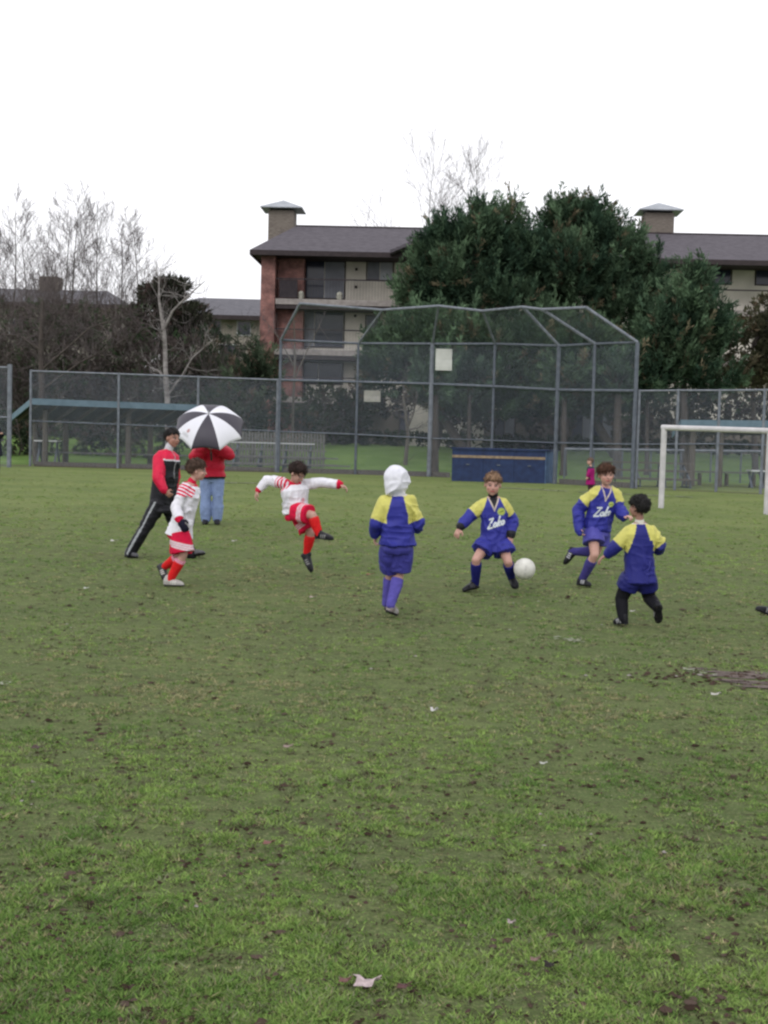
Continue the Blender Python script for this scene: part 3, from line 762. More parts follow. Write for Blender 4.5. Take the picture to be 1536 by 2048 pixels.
def limb(S, p, d, L, r, lv, rr, up=.15, wob=.12, kids=6, spread=.75, minr=.006, start=.25):
    "curved limb with side limbs"
    n = 5 if lv else 3; p = np.array(p, float); d = np.array(d, float); d /= np.linalg.norm(d); pts = [p.copy()]; dirs = []
    for i in range(n):
        d = d + rr.normal(0, wob, 3) + np.array([0, 0, up]); d /= np.linalg.norm(d); dirs.append(d.copy()); p = p + d * L / n; pts.append(p.copy())
    for i in range(n):
        ra = max(minr, r * (1 - i / n * .85)); rb = max(minr * .8, r * (1 - (i + 1) / n * .85)); S.append([*pts[i], *pts[i + 1], ra, rb])
    if lv <= 0: return
    for k in range(kids):
        t = start + (1 - start) * (k + rr.random()) / kids; i = min(n - 1, int(t * n)); q = pts[i] + (pts[i + 1] - pts[i]) * (t * n - i)
        ax = rr.normal(0, 1, 3); dd = dirs[i]; ax -= dd * ax.dot(dd); ax /= np.linalg.norm(ax)
        nd = dd * math.cos(spread) + ax * math.sin(spread)
        limb(S, q, nd, L * (.62 - .3 * t) * rr.uniform(.75, 1.2), max(minr, r * (1 - t * .75) * .5), lv - 1, rr, up, wob, max(3, kids - 1), spread, minr, .2)

def bare_tree(f, H, seed, label, group=None, r=.13, kids=26, spread=.62, bl=.33, lv=2, start=.22, mt='twig', minr=.008, name='bare_tree', tilt=(0, 0), up=.12):
    rr = np.random.default_rng(seed); root = empty(name, f, label, 'tree', group)
    T = []; S = []; n = 10; p = np.array([f.x, f.y, 0.]); pts = [p.copy()]; d = np.array([tilt[0], tilt[1], 1.])
    for i in range(n):
        d = d + rr.normal(0, .035, 3) + np.array([0, 0, .06]); d /= np.linalg.norm(d); p = p + d * H / n; pts.append(p.copy())
    for i in range(n): T.append([*pts[i], *pts[i + 1], max(.02, r * (1 - i / n * .9)), max(.015, r * (1 - (i + 1) / n * .9))])
    for k in range(kids):
        t = start + (1 - start) * (k + rr.random()) / kids; i = min(n - 1, int(t * n)); q = pts[i] + (pts[i + 1] - pts[i]) * (t * n - i)
        a = rr.random() * 6.28; nd = np.array([math.cos(a) * math.sin(spread), math.sin(a) * math.sin(spread), math.cos(spread)])
        limb(S, q, nd, H * bl * (1.12 - t * .85) * rr.uniform(.7, 1.15), max(.014, r * (1 - t) * .5), lv, rr, up, .1, 6, .6, minr)
    link_mesh('trunk', segs_mesh('trunk', T, 8), M['bark'] if mt == 'twig' else M[mt], root)
    link_mesh('crown', segs_mesh('crown', S, 3), M[mt], root)
    return root

GT = 'bare winter trees rising above the left thicket'
for i, (px, Y, py_top, lab) in enumerate([
        (8, 78, 388, 'bare tree cut by the left edge of the photo'), (62, 84, 420, 'slender bare tree between the left edge tree and the tallest one'),
        (100, 80, 402, 'bare tree just left of the tallest bare trunk'), (138, 76, 388, 'tallest bare tree with a dark straight trunk'),
        (192, 80, 408, 'bare tree right of the tallest dark trunk'), (240, 83, 428, 'medium bare tree near the middle of the bare row'),
        (284, 79, 445, 'last bare tree at the right end of the row, above the dark conifer'), (-40, 80, 400, 'bare tree partly outside the left edge')]):
    f = GX(px, Y); bare_tree(f, P(px, py_top + 30, Y).z, 30 + i, lab, GT, r=.11, kids=30, spread=.85, bl=.42, lv=2, minr=.009, up=.10)
# faint tree behind the apartment roof
for i, (px, py, lab) in enumerate([(838, 328, 'left of two bare tree tops above the apartment roof'), (912, 336, 'right of two bare tree tops above the apartment roof, beside the evergreens')]):
    f = GX(px, 92); bare_tree(f, P(px, py, 92).z, 60 + i, lab, 'bare tree tops behind the apartment roof', r=.10, kids=28, spread=.95, bl=.48, lv=2, minr=.008, start=.42)

def polyline_tree(name, label, lines, Y, mt, group=None, twigs=0, seed=1, tw_len=1.4):
    "a tree whose main limbs follow given photo points; (px, py, radius, depth offset)"
    base = lines[0][0]; root = empty(name, GX(base[0], Y + base[3]), label, 'tree', group); T = []; S = []; rr = np.random.default_rng(seed)
    for ln in lines:
        W = [P(a, b_, Y + dd) for a, b_, _, dd in ln]
        if ln is lines[0]: W[0].z = 0
        for (p, q, x, y) in zip(W[:-1], W[1:], ln[:-1], ln[1:]): T.append([*p, *q, x[2], y[2]])
        for k in range(twigs):
            t = rr.random(); i = min(len(W) - 2, int((.2 + .8 * t) * (len(W) - 1))); q = W[i].lerp(W[i + 1], rr.random())
            limb(S, q, rr.normal(0, 1, 3) + np.array([0, 0, .5]), tw_len * rr.uniform(.5, 1.2), .018, 1, rr, .1, .15, 5, .6, .007)
    link_mesh('trunk', segs_mesh('trunk', T, 8), M[mt], root)
    if S: link_mesh('crown', segs_mesh('crown', S, 3), M['twig'] if mt != 'birch' else M[mt], root)
polyline_tree('birch_tree', 'pale forked birch with a crooked white trunk behind the left fence',
    [[(338, 900, .13, 0), (335, 800, .12, 0), (331, 740, .10, 0), (330, 690, .085, 0), (327, 640, .07, 0)],
     [(327, 660, .075, 0), (318, 600, .05, .1), (318, 560, .03, .2)], [(327, 660, .065, 0), (345, 622, .05, -.2), (372, 595, .035, -.3), (410, 562, .015, -.4)],
     [(336, 790, .05, 0), (362, 755, .04, -.2), (385, 715, .03, -.4), (425, 680, .015, -.5)], [(333, 760, .045, 0), (318, 742, .035, .2), (300, 735, .02, .3)]],
    54, 'birch', twigs=9, seed=5, tw_len=1.2)
polyline_tree('leaning_tree', 'dark bare tree with long arching limbs at the far left', 
    [[(82, 915, .17, 0), (84, 800, .15, 0), (82, 690, .12, 0), (86, 600, .08, 0)], [(82, 700, .08, 0), (40, 672, .05, 0), (0, 668, .03, 0)],
     [(84, 740, .07, 0), (130, 700, .05, -.5), (180, 655, .035, -.7), (260, 630, .02, -1)], [(84, 780, .06, 0), (160, 725, .045, -.6), (230, 690, .03, -.8), (320, 640, .012, -1)],
     [(84, 690, .06, 0), (110, 640, .04, .3), (130, 590, .02, .5)]], 57, 'bark', twigs=26, seed=9, tw_len=2.2)
polyline_tree('thin_tree', 'thin pale trunk standing behind the backstop, left end', 
    [[(584, 935, .07, 0), (586, 820, .06, 0), (590, 720, .045, 0), (588, 640, .025, 0)], [(588, 760, .04, 0), (615, 700, .025, .2), (640, 650, .012, .3)], [(587, 730, .035, 0), (560, 680, .02, .2), (530, 640, .01, .3)]],
    58, 'wood', twigs=5, seed=12, tw_len=1.0)
polyline_tree('small_tree', 'small bare tree with a leaning pale trunk right of the low board',
    [[(810, 918, .10, 0), (816, 870, .08, 0), (812, 830, .07, 0), (806, 790, .05, 0)], [(814, 860, .05, 0), (826, 830, .04, .2), (835, 790, .02, .2)]], 56, 'wood', twigs=10, seed=14, tw_len=1.0)

# leafy crowns: clumps of needles or leaves through the volume of overlapping lobes
def tufts(C, D, n_each, L, wdt, rr, spread, cols):
    n = len(C); K = n_each; C = np.repeat(C, K, 0); Dn = np.repeat(D, K, 0) + rr.normal(0, spread, (n * K, 3)); Dn /= np.linalg.norm(Dn, axis=1)[:, None]
    C = C + rr.normal(0, L * .18, C.shape); ln = L * rr.uniform(.5, 1.15, n * K)[:, None]; sd = np.cross(Dn, rr.normal(0, 1, Dn.shape)); sd /= np.linalg.norm(sd, axis=1)[:, None]
    w_ = wdt * rr.uniform(.6, 1.4, n * K)[:, None]
    V = np.stack([C - sd * w_ * .5, C + Dn * ln * .55 - sd * w_ * .5, C + Dn * ln, C + Dn * ln * .5 + sd * w_], 1).reshape(-1, 3)
    cc = np.repeat(cols, K, 0) * rr.uniform(.75, 1.25, (n * K, 1)); return V, np.repeat(cc, 4, 0)
def leafy(name, label, cat, lobes, f, pal, group=None, dens=26, n_each=12, L=.34, wdt=.055, seed=1, trunk=None, up=.5, inner=.35, spread=.55, tw=0, sats=0, spray=0):
    "lobes: (centre Vector, rx, ry, rz)"
    rr = np.random.default_rng(seed); root = empty(name, f, label, cat, group); VV = []; CC = []
    main_lobes = lobes; extra = []
    for (c, rx, ry, rz) in lobes:
        for k in range(sats):
            v = Vector(rr.normal(0, 1, 3)); v.normalize(); v.z = abs(v.z) * .8 + v.z * .2; q = rr.uniform(.22, .42); extra.append((c + Vector((v.x * rx, v.y * ry, v.z * rz)) * .9, rx * q, ry * q, rz * q * 1.5))
    lobes = list(lobes) + extra
    for (c, rx, ry, rz) in lobes:
        area = 4 * math.pi * ((rx * ry) ** 1.6 / 3 + (rx * rz) ** 1.6 / 3 + (ry * rz) ** 1.6 / 3) ** (1 / 1.6); n = int(area * dens)
        d = rr.normal(0, 1, (n, 3)); d /= np.linalg.norm(d, axis=1)[:, None]; rad = np.where(rr.random(n) < inner, rr.uniform(.35, .8, n), rr.uniform(.78, 1.06, n))
        q = fnoise(d * 1.0 + np.array([seed * 3.1 + c.x, c.z, 0]), 2.6, 3); rad = rad * (.58 + .78 * q)
        p = np.array([c.x, c.y, c.z]) + d * rad[:, None] * np.array([rx, ry, rz]); ok = p[:, 2] > .1
        gap = fnoise(p, 1.1, 2); ok &= (gap > .38) | (rr.random(n) < .22)
        p, d = p[ok], d[ok]; D = d * .8 + np.array([0, 0, up]); D /= np.linalg.norm(D, axis=1)[:, None]
        t = np.clip((fnoise(p + 7, .9, 2) - .3) * 2.2 + rr.normal(0, .18, len(p)), 0, 1)[:, None]
        col = np.array(pal[0]) * (1 - t) + np.array(pal[1]) * t
        if len(pal) > 2: s = (rr.random(len(p)) < pal[3])[:, None] if len(pal) > 3 else (rr.random(len(p)) < .12)[:, None]; col = np.where(s, np.array(pal[2]), col)
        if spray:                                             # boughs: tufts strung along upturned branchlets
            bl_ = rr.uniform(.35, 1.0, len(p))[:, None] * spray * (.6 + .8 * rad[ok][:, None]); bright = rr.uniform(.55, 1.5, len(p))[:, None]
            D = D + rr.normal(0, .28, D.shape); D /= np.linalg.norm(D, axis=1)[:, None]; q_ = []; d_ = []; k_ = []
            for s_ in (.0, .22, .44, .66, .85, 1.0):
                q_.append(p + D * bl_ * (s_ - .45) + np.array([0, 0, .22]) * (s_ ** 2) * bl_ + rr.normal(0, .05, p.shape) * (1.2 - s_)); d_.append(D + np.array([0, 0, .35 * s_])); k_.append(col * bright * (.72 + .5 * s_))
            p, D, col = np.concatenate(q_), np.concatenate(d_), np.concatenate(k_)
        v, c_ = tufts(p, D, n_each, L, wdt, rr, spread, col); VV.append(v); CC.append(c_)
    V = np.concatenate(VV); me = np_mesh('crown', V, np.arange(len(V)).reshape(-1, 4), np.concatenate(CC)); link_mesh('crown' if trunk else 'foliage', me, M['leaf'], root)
    if trunk:
        T = []; S = []
        for ln in trunk:
            for (p, q, a, b_) in zip(ln[:-1], ln[1:], ln[:-1], ln[1:]): T.append([*p[0], *q[0], a[1], b_[1]])
        for (c, rx, ry, rz) in main_lobes:
            b0 = Vector(trunk[0][-1][0]); b0 = Vector((b0.x, b0.y, min(b0.z, c.z - .2))); T.append([*b0, *c, .09, .04])
        link_mesh('trunk', segs_mesh('trunk', T, 9), M['bark'], root)
    elif tw:
        S = []
        for k in range(tw):
            c, rx, ry, rz = lobes[k % len(lobes)]; b0 = (c.x + rr.normal(0, rx * .3), c.y + rr.normal(0, ry * .3), 0.0)
            limb(S, b0, rr.normal(0, .35, 3) + np.array([0, 0, 1]), (c.z + rz) * rr.uniform(.75, 1.12), .035, 2, rr, .05, .12, 6, .6, .007)
        link_mesh('stem', segs_mesh('stem', S, 3), M['twig'], root)
    return root
def lobe(px, py, rx, ry, Y, k=1.0):
    s = FPX / Y; return (P(px, py, Y), rx / s, rx / s * k, ry / s)
PG = ((.032, .058, .038), (.092, .142, .082), (.12, .105, .068), .05)
def evergreen(label, Y, lobes, tx, seed, pal=PG, forks=(), dens=5.5, sats=8, **k):
    k.setdefault('L', .30); k.setdefault('wdt', .040); k.setdefault('n_each', 8); k.setdefault('spread', .50); k.setdefault('up', .75); k.setdefault('spray', .85); k['sats'] = sats
    f = GX(tx, Y); top = max(P(a, b, Y).z for a, b, *_ in lobes); mid = P(lobes[0][0], lobes[0][1], Y)
    tr = [[(f, .24), (f.lerp(mid, .35) + Vector((0, 0, 0)), .19), (mid, .10)]]
    return leafy('evergreen_tree', label, 'tree', [lobe(a, b + 9, rx, ry * .95, Y + (q[0] if q else 0), .8) for a, b, rx, ry, *q in lobes], f, pal, 'evergreens in front of the apartment building', dens=dens, seed=seed, trunk=tr, **k)
evergreen('big dark evergreen with a pointed top, left of the mass, over the backstop', 61,
    [(930, 560, 95, 80), (965, 425, 26, 30), (968, 462, 48, 38), (1025, 440, 26, 36), (900, 475, 48, 32), (868, 520, 44, 38), (850, 590, 55, 40), (950, 500, 70, 45), (1000, 600, 70, 55), (1015, 500, 55, 50), (880, 640, 75, 40)], 868, 101)
evergreen('broad dark evergreen with two crests behind the right half of the backstop', 63,
    [(1150, 560, 110, 85), (1122, 425, 30, 30), (1140, 408, 14, 16), (1180, 420, 34, 26), (1192, 408, 14, 14), (1155, 460, 68, 42), (1215, 475, 50, 40), (1105, 500, 55, 45), (1260, 520, 62, 52), (1292, 575, 50, 55), (1240, 620, 60, 55), (1080, 600, 60, 60)], 1125, 102)
evergreen('lower evergreen hanging over the wire in the middle of the backstop', 58.5,
    [(800, 700, 62, 62), (850, 680, 70, 60), (930, 690, 80, 62), (1010, 700, 80, 60), (770, 740, 50, 42), (900, 780, 90, 48), (980, 790, 90, 48)], 936, 103)
evergreen('dark evergreen filling the right wing of the backstop', 59.5,
    [(1110, 700, 85, 75), (1190, 720, 75, 65), (1060, 790, 70, 45), (1150, 790, 80, 45), (1240, 770, 60, 60)], 1232, 104)
evergreen('separate conical evergreen right of the backstop', 55,
    [(1365, 690, 78, 85), (1385, 560, 28, 36), (1390, 610, 52, 50), (1345, 640, 48, 50), (1415, 660, 55, 60), (1320, 700, 52, 65), (1330, 750, 62, 50), (1420, 745, 62, 50)], 1370, 105, forks=())
leafy('bushy_tree', 'olive brown bushy tree at the right edge behind the dugout', 'tree', [lobe(a, b, rx, ry, 57) for a, b, rx, ry in ((1505, 690, 55, 70), (1545, 640, 45, 55), (1480, 750, 50, 45), (1550, 760, 60, 50), (1600, 700, 60, 70))],
      GX(1510, 57), ((.050, .052, .034), (.095, .095, .055), (.10, .075, .05), .15), dens=16, n_each=8, L=.28, wdt=.06, seed=106, trunk=[[(GX(1510, 57), .15), (P(1505, 760, 57), .1), (P(1505, 690, 57), .06)]])
# dark rounded conifer behind the birch
leafy('conifer_tree', 'flat topped dark conifer behind the pale birch', 'tree', [lobe(a, b, rx, ry, 68) for a, b, rx, ry in ((325, 590, 42, 24), (345, 572, 30, 12), (310, 630, 50, 32), (370, 640, 48, 30), (400, 655, 28, 18), (330, 680, 60, 30))],
      GX(340, 68), ((.028, .032, .024), (.055, .06, .04), (.07, .05, .045), .2), dens=20, L=.4, seed=110, trunk=[[(GX(340, 68), .2), (P(335, 700, 68), .14), (P(330, 600, 68), .06)]], up=.25)
# thicket between dugout and the far buildings: separate brushy shrubs
PB = ((.060, .050, .048), (.110, .092, .082), (.055, .085, .045), .25); PGN = ((.036, .052, .034), (.090, .115, .070), (.11, .085, .065), .15)
TH = [
  ('brushy brown thicket shrub at the left edge', 66, [(10, 670, 60, 70), (0, 740, 60, 50), (40, 790, 55, 45)], PB, 1),
  ('dark brown brush around the leaning dark tree', 64, [(90, 660, 55, 62), (70, 740, 60, 55), (130, 770, 60, 50)], PB, 2),
  ('tall brown brush below the tallest bare tree', 67, [(150, 650, 60, 50), (180, 700, 60, 55), (200, 760, 60, 50)], PB, 3),
  ('brown and green brush below the right end of the bare trees', 65, [(250, 655, 60, 48), (260, 720, 65, 55), (270, 785, 60, 45)], PB, 4),
  ('reddish brush behind the birch trunk', 63, [(350, 720, 60, 50), (320, 770, 60, 45), (390, 780, 55, 45)], PB, 5),
  ('green shrub between birch and apartment building', 64, [(420, 690, 42, 35), (440, 740, 55, 45), (400, 750, 40, 35)], PGN, 6),
  ('dark green shrub against the brick corner', 63, [(490, 690, 38, 35), (500, 740, 45, 50), (470, 790, 50, 40)], PGN, 7),
]
for lab, Y, lb, pal, sd in TH:
    leafy('thicket_shrub', lab, 'shrub', [lobe(a, b, rx, ry, Y) for a, b, rx, ry in lb], GX(lb[-1][0], Y), pal, 'brushy shrubs of the left thicket', dens=11, n_each=7, L=.36, wdt=.04, seed=200 + sd, tw=14, inner=.4, spread=.8)
# lower bushes right behind the fence
for lab, Y, lb, pal, sd in [
  ('grey green bush behind the left end of the dugout', 56, [(20, 866, 50, 42), (80, 866, 50, 40)], PGN, 1),
  ('dark bush behind the middle of the left dugout', 56.5, [(160, 866, 55, 42), (230, 866, 52, 44)], PGN, 2),
  ('dark bush behind the right end of the left dugout', 56, [(300, 866, 50, 45), (370, 862, 50, 48)], PGN, 3),
  ('blue green bush above the umbrella', 55.5, [(430, 815, 52, 45), (480, 830, 50, 45)], ((.035, .05, .036), (.08, .10, .065), (.10, .08, .06), .1), 4),
  ('mottled bush behind the left wing of the backstop', 60, [(540, 830, 50, 48), (600, 850, 45, 35)], PGN, 5),
  ('dark ivy bush against the building base', 62, [(630, 840, 42, 40), (660, 800, 60, 32), (700, 835, 50, 42)], ((.022, .034, .018), (.048, .062, .03), (.06, .045, .03), .15), 6),
  ]:
    leafy('bush', lab, 'shrub', [lobe(a, b, rx, ry, Y, .6) for a, b, rx, ry in lb], GX(lb[0][0], Y), pal, 'bushes behind the fence', dens=20, n_each=8, L=.24, wdt=.06, seed=300 + sd, tw=4)
# clipped hedge along the foot of the building
for i, (x0, x1, lab) in enumerate([(640, 900, 'low hedge on the lawn left of the thick backstop post'), (905, 1130, 'low hedge on the lawn behind the blue box'), (1135, 1300, 'low hedge behind the low pipe fence'), (1305, 1620, 'low hedge beyond the dugout behind the goal')]):
    n = int((x1 - x0) / 28); leafy('hedge', lab, 'hedge', [lobe(x0 + (x1 - x0) * (k + .5) / n, 878 + ((x0 + k * 28) - 768) * .027, 22, 13, 63, .9) for k in range(n)], GX(x0, 63), ((.028, .045, .022), (.055, .085, .035), (.06, .05, .03), .1), 'low hedges below the building', dens=24, n_each=8, L=.22, wdt=.06, seed=400 + i)
# trunks standing on the lawn
for i, (x, yt, Y, r_, lab) in enumerate([(1126, 790, 54, .14, 'straight dark trunk at the left end of the low pipe fence'), (1233, 790, 54, .20, 'thick dark trunk behind the low pipe fence'), (868, 790, 53, .17, 'dark trunk right beside the thick backstop post'),
        (1292, 800, 55, .1, 'slim trunk behind the right end of the backstop'), (936, 800, 57, .11, 'forked grey trunk above the blue box'), (505, 800, 56, .12, 'slim grey trunk left of the bleacher')]):
    f = GX(x, Y); t = P(x + 3, yt, Y); polyl = [[(f, r_ * 1.25), (f + Vector((.02, 0, .35)), r_), (f.lerp(t, .6), r_ * .85), (t, r_ * .7)]]
    leafy('lawn_tree', lab, 'tree', [lobe(x, yt - 34, 42, 38, Y, .9), lobe(x + 20, yt - 60, 34, 30, Y, .9)], f, PG if i not in (5,) else PGN, 'trees standing on the lawn behind the fence', dens=6, n_each=8, L=.3, wdt=.04, spray=.8, up=.6, seed=500 + i, trunk=polyl)

# ivy and shrubs against the ground floor, and darker growth beyond the right fence
PI = ((.030, .036, .026), (.085, .085, .058), (.10, .075, .06), .2)
for i, (x0, x1, Y, yb, ryy, lab, pal) in enumerate([(700, 830, 66, 800, 34, 'ivy grown shrub against the ground floor left of the thick backstop post', PI), (870, 985, 66, 815, 44, 'ivy grown shrub between two dark ground floor openings', PI), (1048, 1140, 66, 815, 46, 'ivy grown shrub in the middle of the ground floor wall', PI),
      (1228, 1330, 65, 825, 50, 'grey green shrub right of the dark ground floor windows', PI), (1335, 1450, 62, 815, 52, 'wide grey green shrub behind the dugout of the goal side', PI), (1450, 1620, 61, 820, 52, 'wide brownish shrub at the right edge behind the dugout', PB), (1060, 1240, 67.5, 786, 22, 'ivy strip above the ground floor openings', PI)]):
    n = max(2, int((x1 - x0) / 32)); leafy('ivy_shrub', lab, 'shrub', [lobe(x0 + (x1 - x0) * (k + .5) / n, yb + ((x0 + k * 28) - 768) * .02, (x1 - x0) / n * .72, ryy, Y, .9) for k in range(n)], GX((x0 + x1) / 2, Y), pal, 'ivy and shrubs along the ground floor', dens=15, n_each=8, L=.3, wdt=.07, seed=600 + i)
for i, (x0, x1, yb, lab) in enumerate([(-40, 150, 800, 'dense back brush filling behind the left end of the dugout'), (150, 330, 800, 'dense back brush behind the middle of the dugout'), (330, 520, 790, 'dense back brush behind the umbrella')]):
    n = 4; leafy('thicket_shrub', lab, 'shrub', [lobe(x0 + (x1 - x0) * (k + .5) / n, yb + dy, 34, 52, 66, .9) for k in range(n) for dy in (-20, 60)], GX((x0 + x1) / 2, 66), PB if i != 2 else PGN, 'brushy shrubs of the left thicket', dens=13, n_each=7, L=.36, wdt=.06, seed=640 + i, spread=.8)

# grey board fence behind the bleachers
def board_fence():
    root = empty('board_fence', GX(400, 54.5), 'low grey board fence behind the left bleacher and umbrella', 'fence'); xs = np.arange(392, 652, 6.2)
    b = MB()
    for i, x in enumerate(xs):
        f = GX(x, 54.5); b.box(f + Vector((0, 0, .72)), (.085, .025, 1.44 + .05 * math.sin(i * 2.3)))
    o = b.build('slats', M['wood_light'], root)
    for z in (.35, 1.15):
        b = MB(); p, q = GX(392, 54.54) + Vector((0, 0, z)), GX(650, 54.54) + Vector((0, 0, z)); b.beam(p, q, .04, .09); b.build('rail', M['wood'], root)
board_fence()
# ------------------------------------------------------------------ people
def sstep(a, b, x): t = np.clip((x - a) / (b - a), 0, 1); return t * t * (3 - 2 * t)
class Sol:
    "a set of overlapping closed solids fused into one continuous surface"
    def __init__(s): s.mb = MB()
    def cap(s, p0, p1, r0, r1, n=12):
        p0, p1 = Vector(p0), Vector(p1); s.mb.ball(p0, r0, n); s.mb.ball(p1, r1, n)
        if (p1 - p0).length > 1e-4: s.mb.tube(p0, p1, r0, r1, n)
    def chain(s, pts, n=12):
        for (p, r), (q, r2) in zip(pts[:-1], pts[1:]): s.cap(p, q, r, r2, n)
    def ell(s, c, R, rad, n=14):
        b = MB(); b.ball((0, 0, 0), 1, n); X, Y, Z = R
        s.mb.add([Vector(c) + X * v[0] * rad[0] + Y * v[1] * rad[1] + Z * v[2] * rad[2] for v in b.v], b.f)
    def loft(s, rings, n=20):
        "rings: (centre, X, Y, rx, ry)"
        vs = []; fs = []
        for (c, X, Y, rx, ry) in rings:
            for i in range(n):
                t = 2 * math.pi * i / n; cx, sy = math.cos(t), math.sin(t); k = 1.0 / (abs(cx) ** 2.6 + abs(sy) ** 2.6) ** (1 / 2.6)
                vs.append(Vector(c) + X * cx * rx * k + Y * sy * ry * k)
        m_ = len(rings)
        for j in range(m_ - 1):
            for i in range(n): a = j * n + i; b = j * n + (i + 1) % n; fs.append((a, b, b + n, a + n))
        fs.append(tuple(range(n - 1, -1, -1))); fs.append(tuple((m_ - 1) * n + i for i in range(n)))
        s.mb.add(vs, fs)
    def fuse(s, vox=.007, smooth=4, fac=.6):
        me = s.mb.mesh('tmp'); o = bpy.data.objects.new('tmp', me); COL.objects.link(o)
        bm = bmesh.new(); bm.from_mesh(me); bmesh.ops.recalc_face_normals(bm, faces=bm.faces); bm.to_mesh(me); bm.free()
        r = o.modifiers.new('r', 'REMESH'); r.mode = 'VOXEL'; r.voxel_size = vox; r.adaptivity = 0
        if smooth: q = o.modifiers.new('s', 'SMOOTH'); q.iterations = smooth; q.factor = fac
        dg = bpy.context.evaluated_depsgraph_get(); ev = o.evaluated_get(dg); out_ = bpy.data.meshes.new_from_object(ev)
        bpy.data.objects.remove(o); bpy.data.meshes.remove(me)
        out_.polygons.foreach_set('use_smooth', np.ones(len(out_.polygons), dtype=bool)); return out_
def verts(me):
    v = np.empty(len(me.vertices) * 3, np.float32); me.vertices.foreach_get('co', v); return v.reshape(-1, 3).astype(float)
def normals(me):
    v = np.empty(len(me.vertices) * 3, np.float32); me.vertex_normals.foreach_get('vector', v); return v.reshape(-1, 3).astype(float)
def ruffle(me, amp, scale, dirv=(1, 1, .45), seed=0, a2=.4):
    "folds: warped ridges running down and across the cloth"
    V = verts(me); N = normals(me); w_ = np.stack([vnoise(V + 11.3 * seed, scale * .5), vnoise(V + 5.1, scale * .5), vnoise(V + 77, scale * .4)], 1) - .5
    q = V * np.array(dirv) + w_ * .16 + seed * 7.3; n1 = vnoise(q, scale); r = (1 - np.abs(2 * n1 - 1)) ** 2.2
    q2 = V * np.array((.6, .6, 1.3)) + w_ * .12 + seed * 3.1; r2 = (1 - np.abs(2 * vnoise(q2, scale * 1.5) - 1)) ** 2.6
    msk = sstep(.35, .65, vnoise(V + 41.7 + seed, scale * .35))
    d = ((r - .3) * amp * 1.7 + (r2 - .25) * amp * .8) * (.25 + .85 * msk) + (fnoise(q + 31, scale * 2.6, 2) - .5) * amp * a2 * .5
    V = V + N * d[:, None]; me.vertices.foreach_set('co', V.astype(np.float32).ravel()); me.update()
M['skin'] = mat('skin', (1, 1, 1), (.90, .86, .86), 30, .55, attr=True, spec=.35)
M['cloth'] = mat('kit_cloth', (1, 1, 1), (.84, .84, .86), 26, .75, attr=True, bump=.15, bscale=160, spec=.10)
M['satin'] = mat('satin_cloth', (1, 1, 1), (.82, .82, .88), 18, .55, attr=True, spec=.22)
M['hairm'] = mat('hair', (1, 1, 1), (.6, .58, .56), 60, .7, attr=True, stretch=(1, 1, .3), bump=.4, bscale=120)
M['boot'] = mat('boot_leather', (1, 1, 1), (.85, .85, .85), 30, .5, attr=True, spec=.2)
M['iris'] = mat('eye_iris', (.03, .022, .018), None, rough=.2, spec=.5)
M['eyewhite'] = mat('eye_white', (.34, .31, .30), None, rough=.3)
BLUE = np.array((.030, .034, .26)); YEL = np.array((.58, .55, .14)); RED = np.array((.62, .012, .055)); WHT = np.array((.74, .73, .78)); BLK = np.array((.012, .012, .016))
NAVY = np.array((.018, .020, .10)); SKIN = np.array((.52, .315, .255)); TAN = np.array((.55, .47, .40)); PURP = np.array((.10, .085, .36))

def painted(name, me, cols, m, parent):
    set_col(me, cols); return link_mesh(name, me, m, parent)

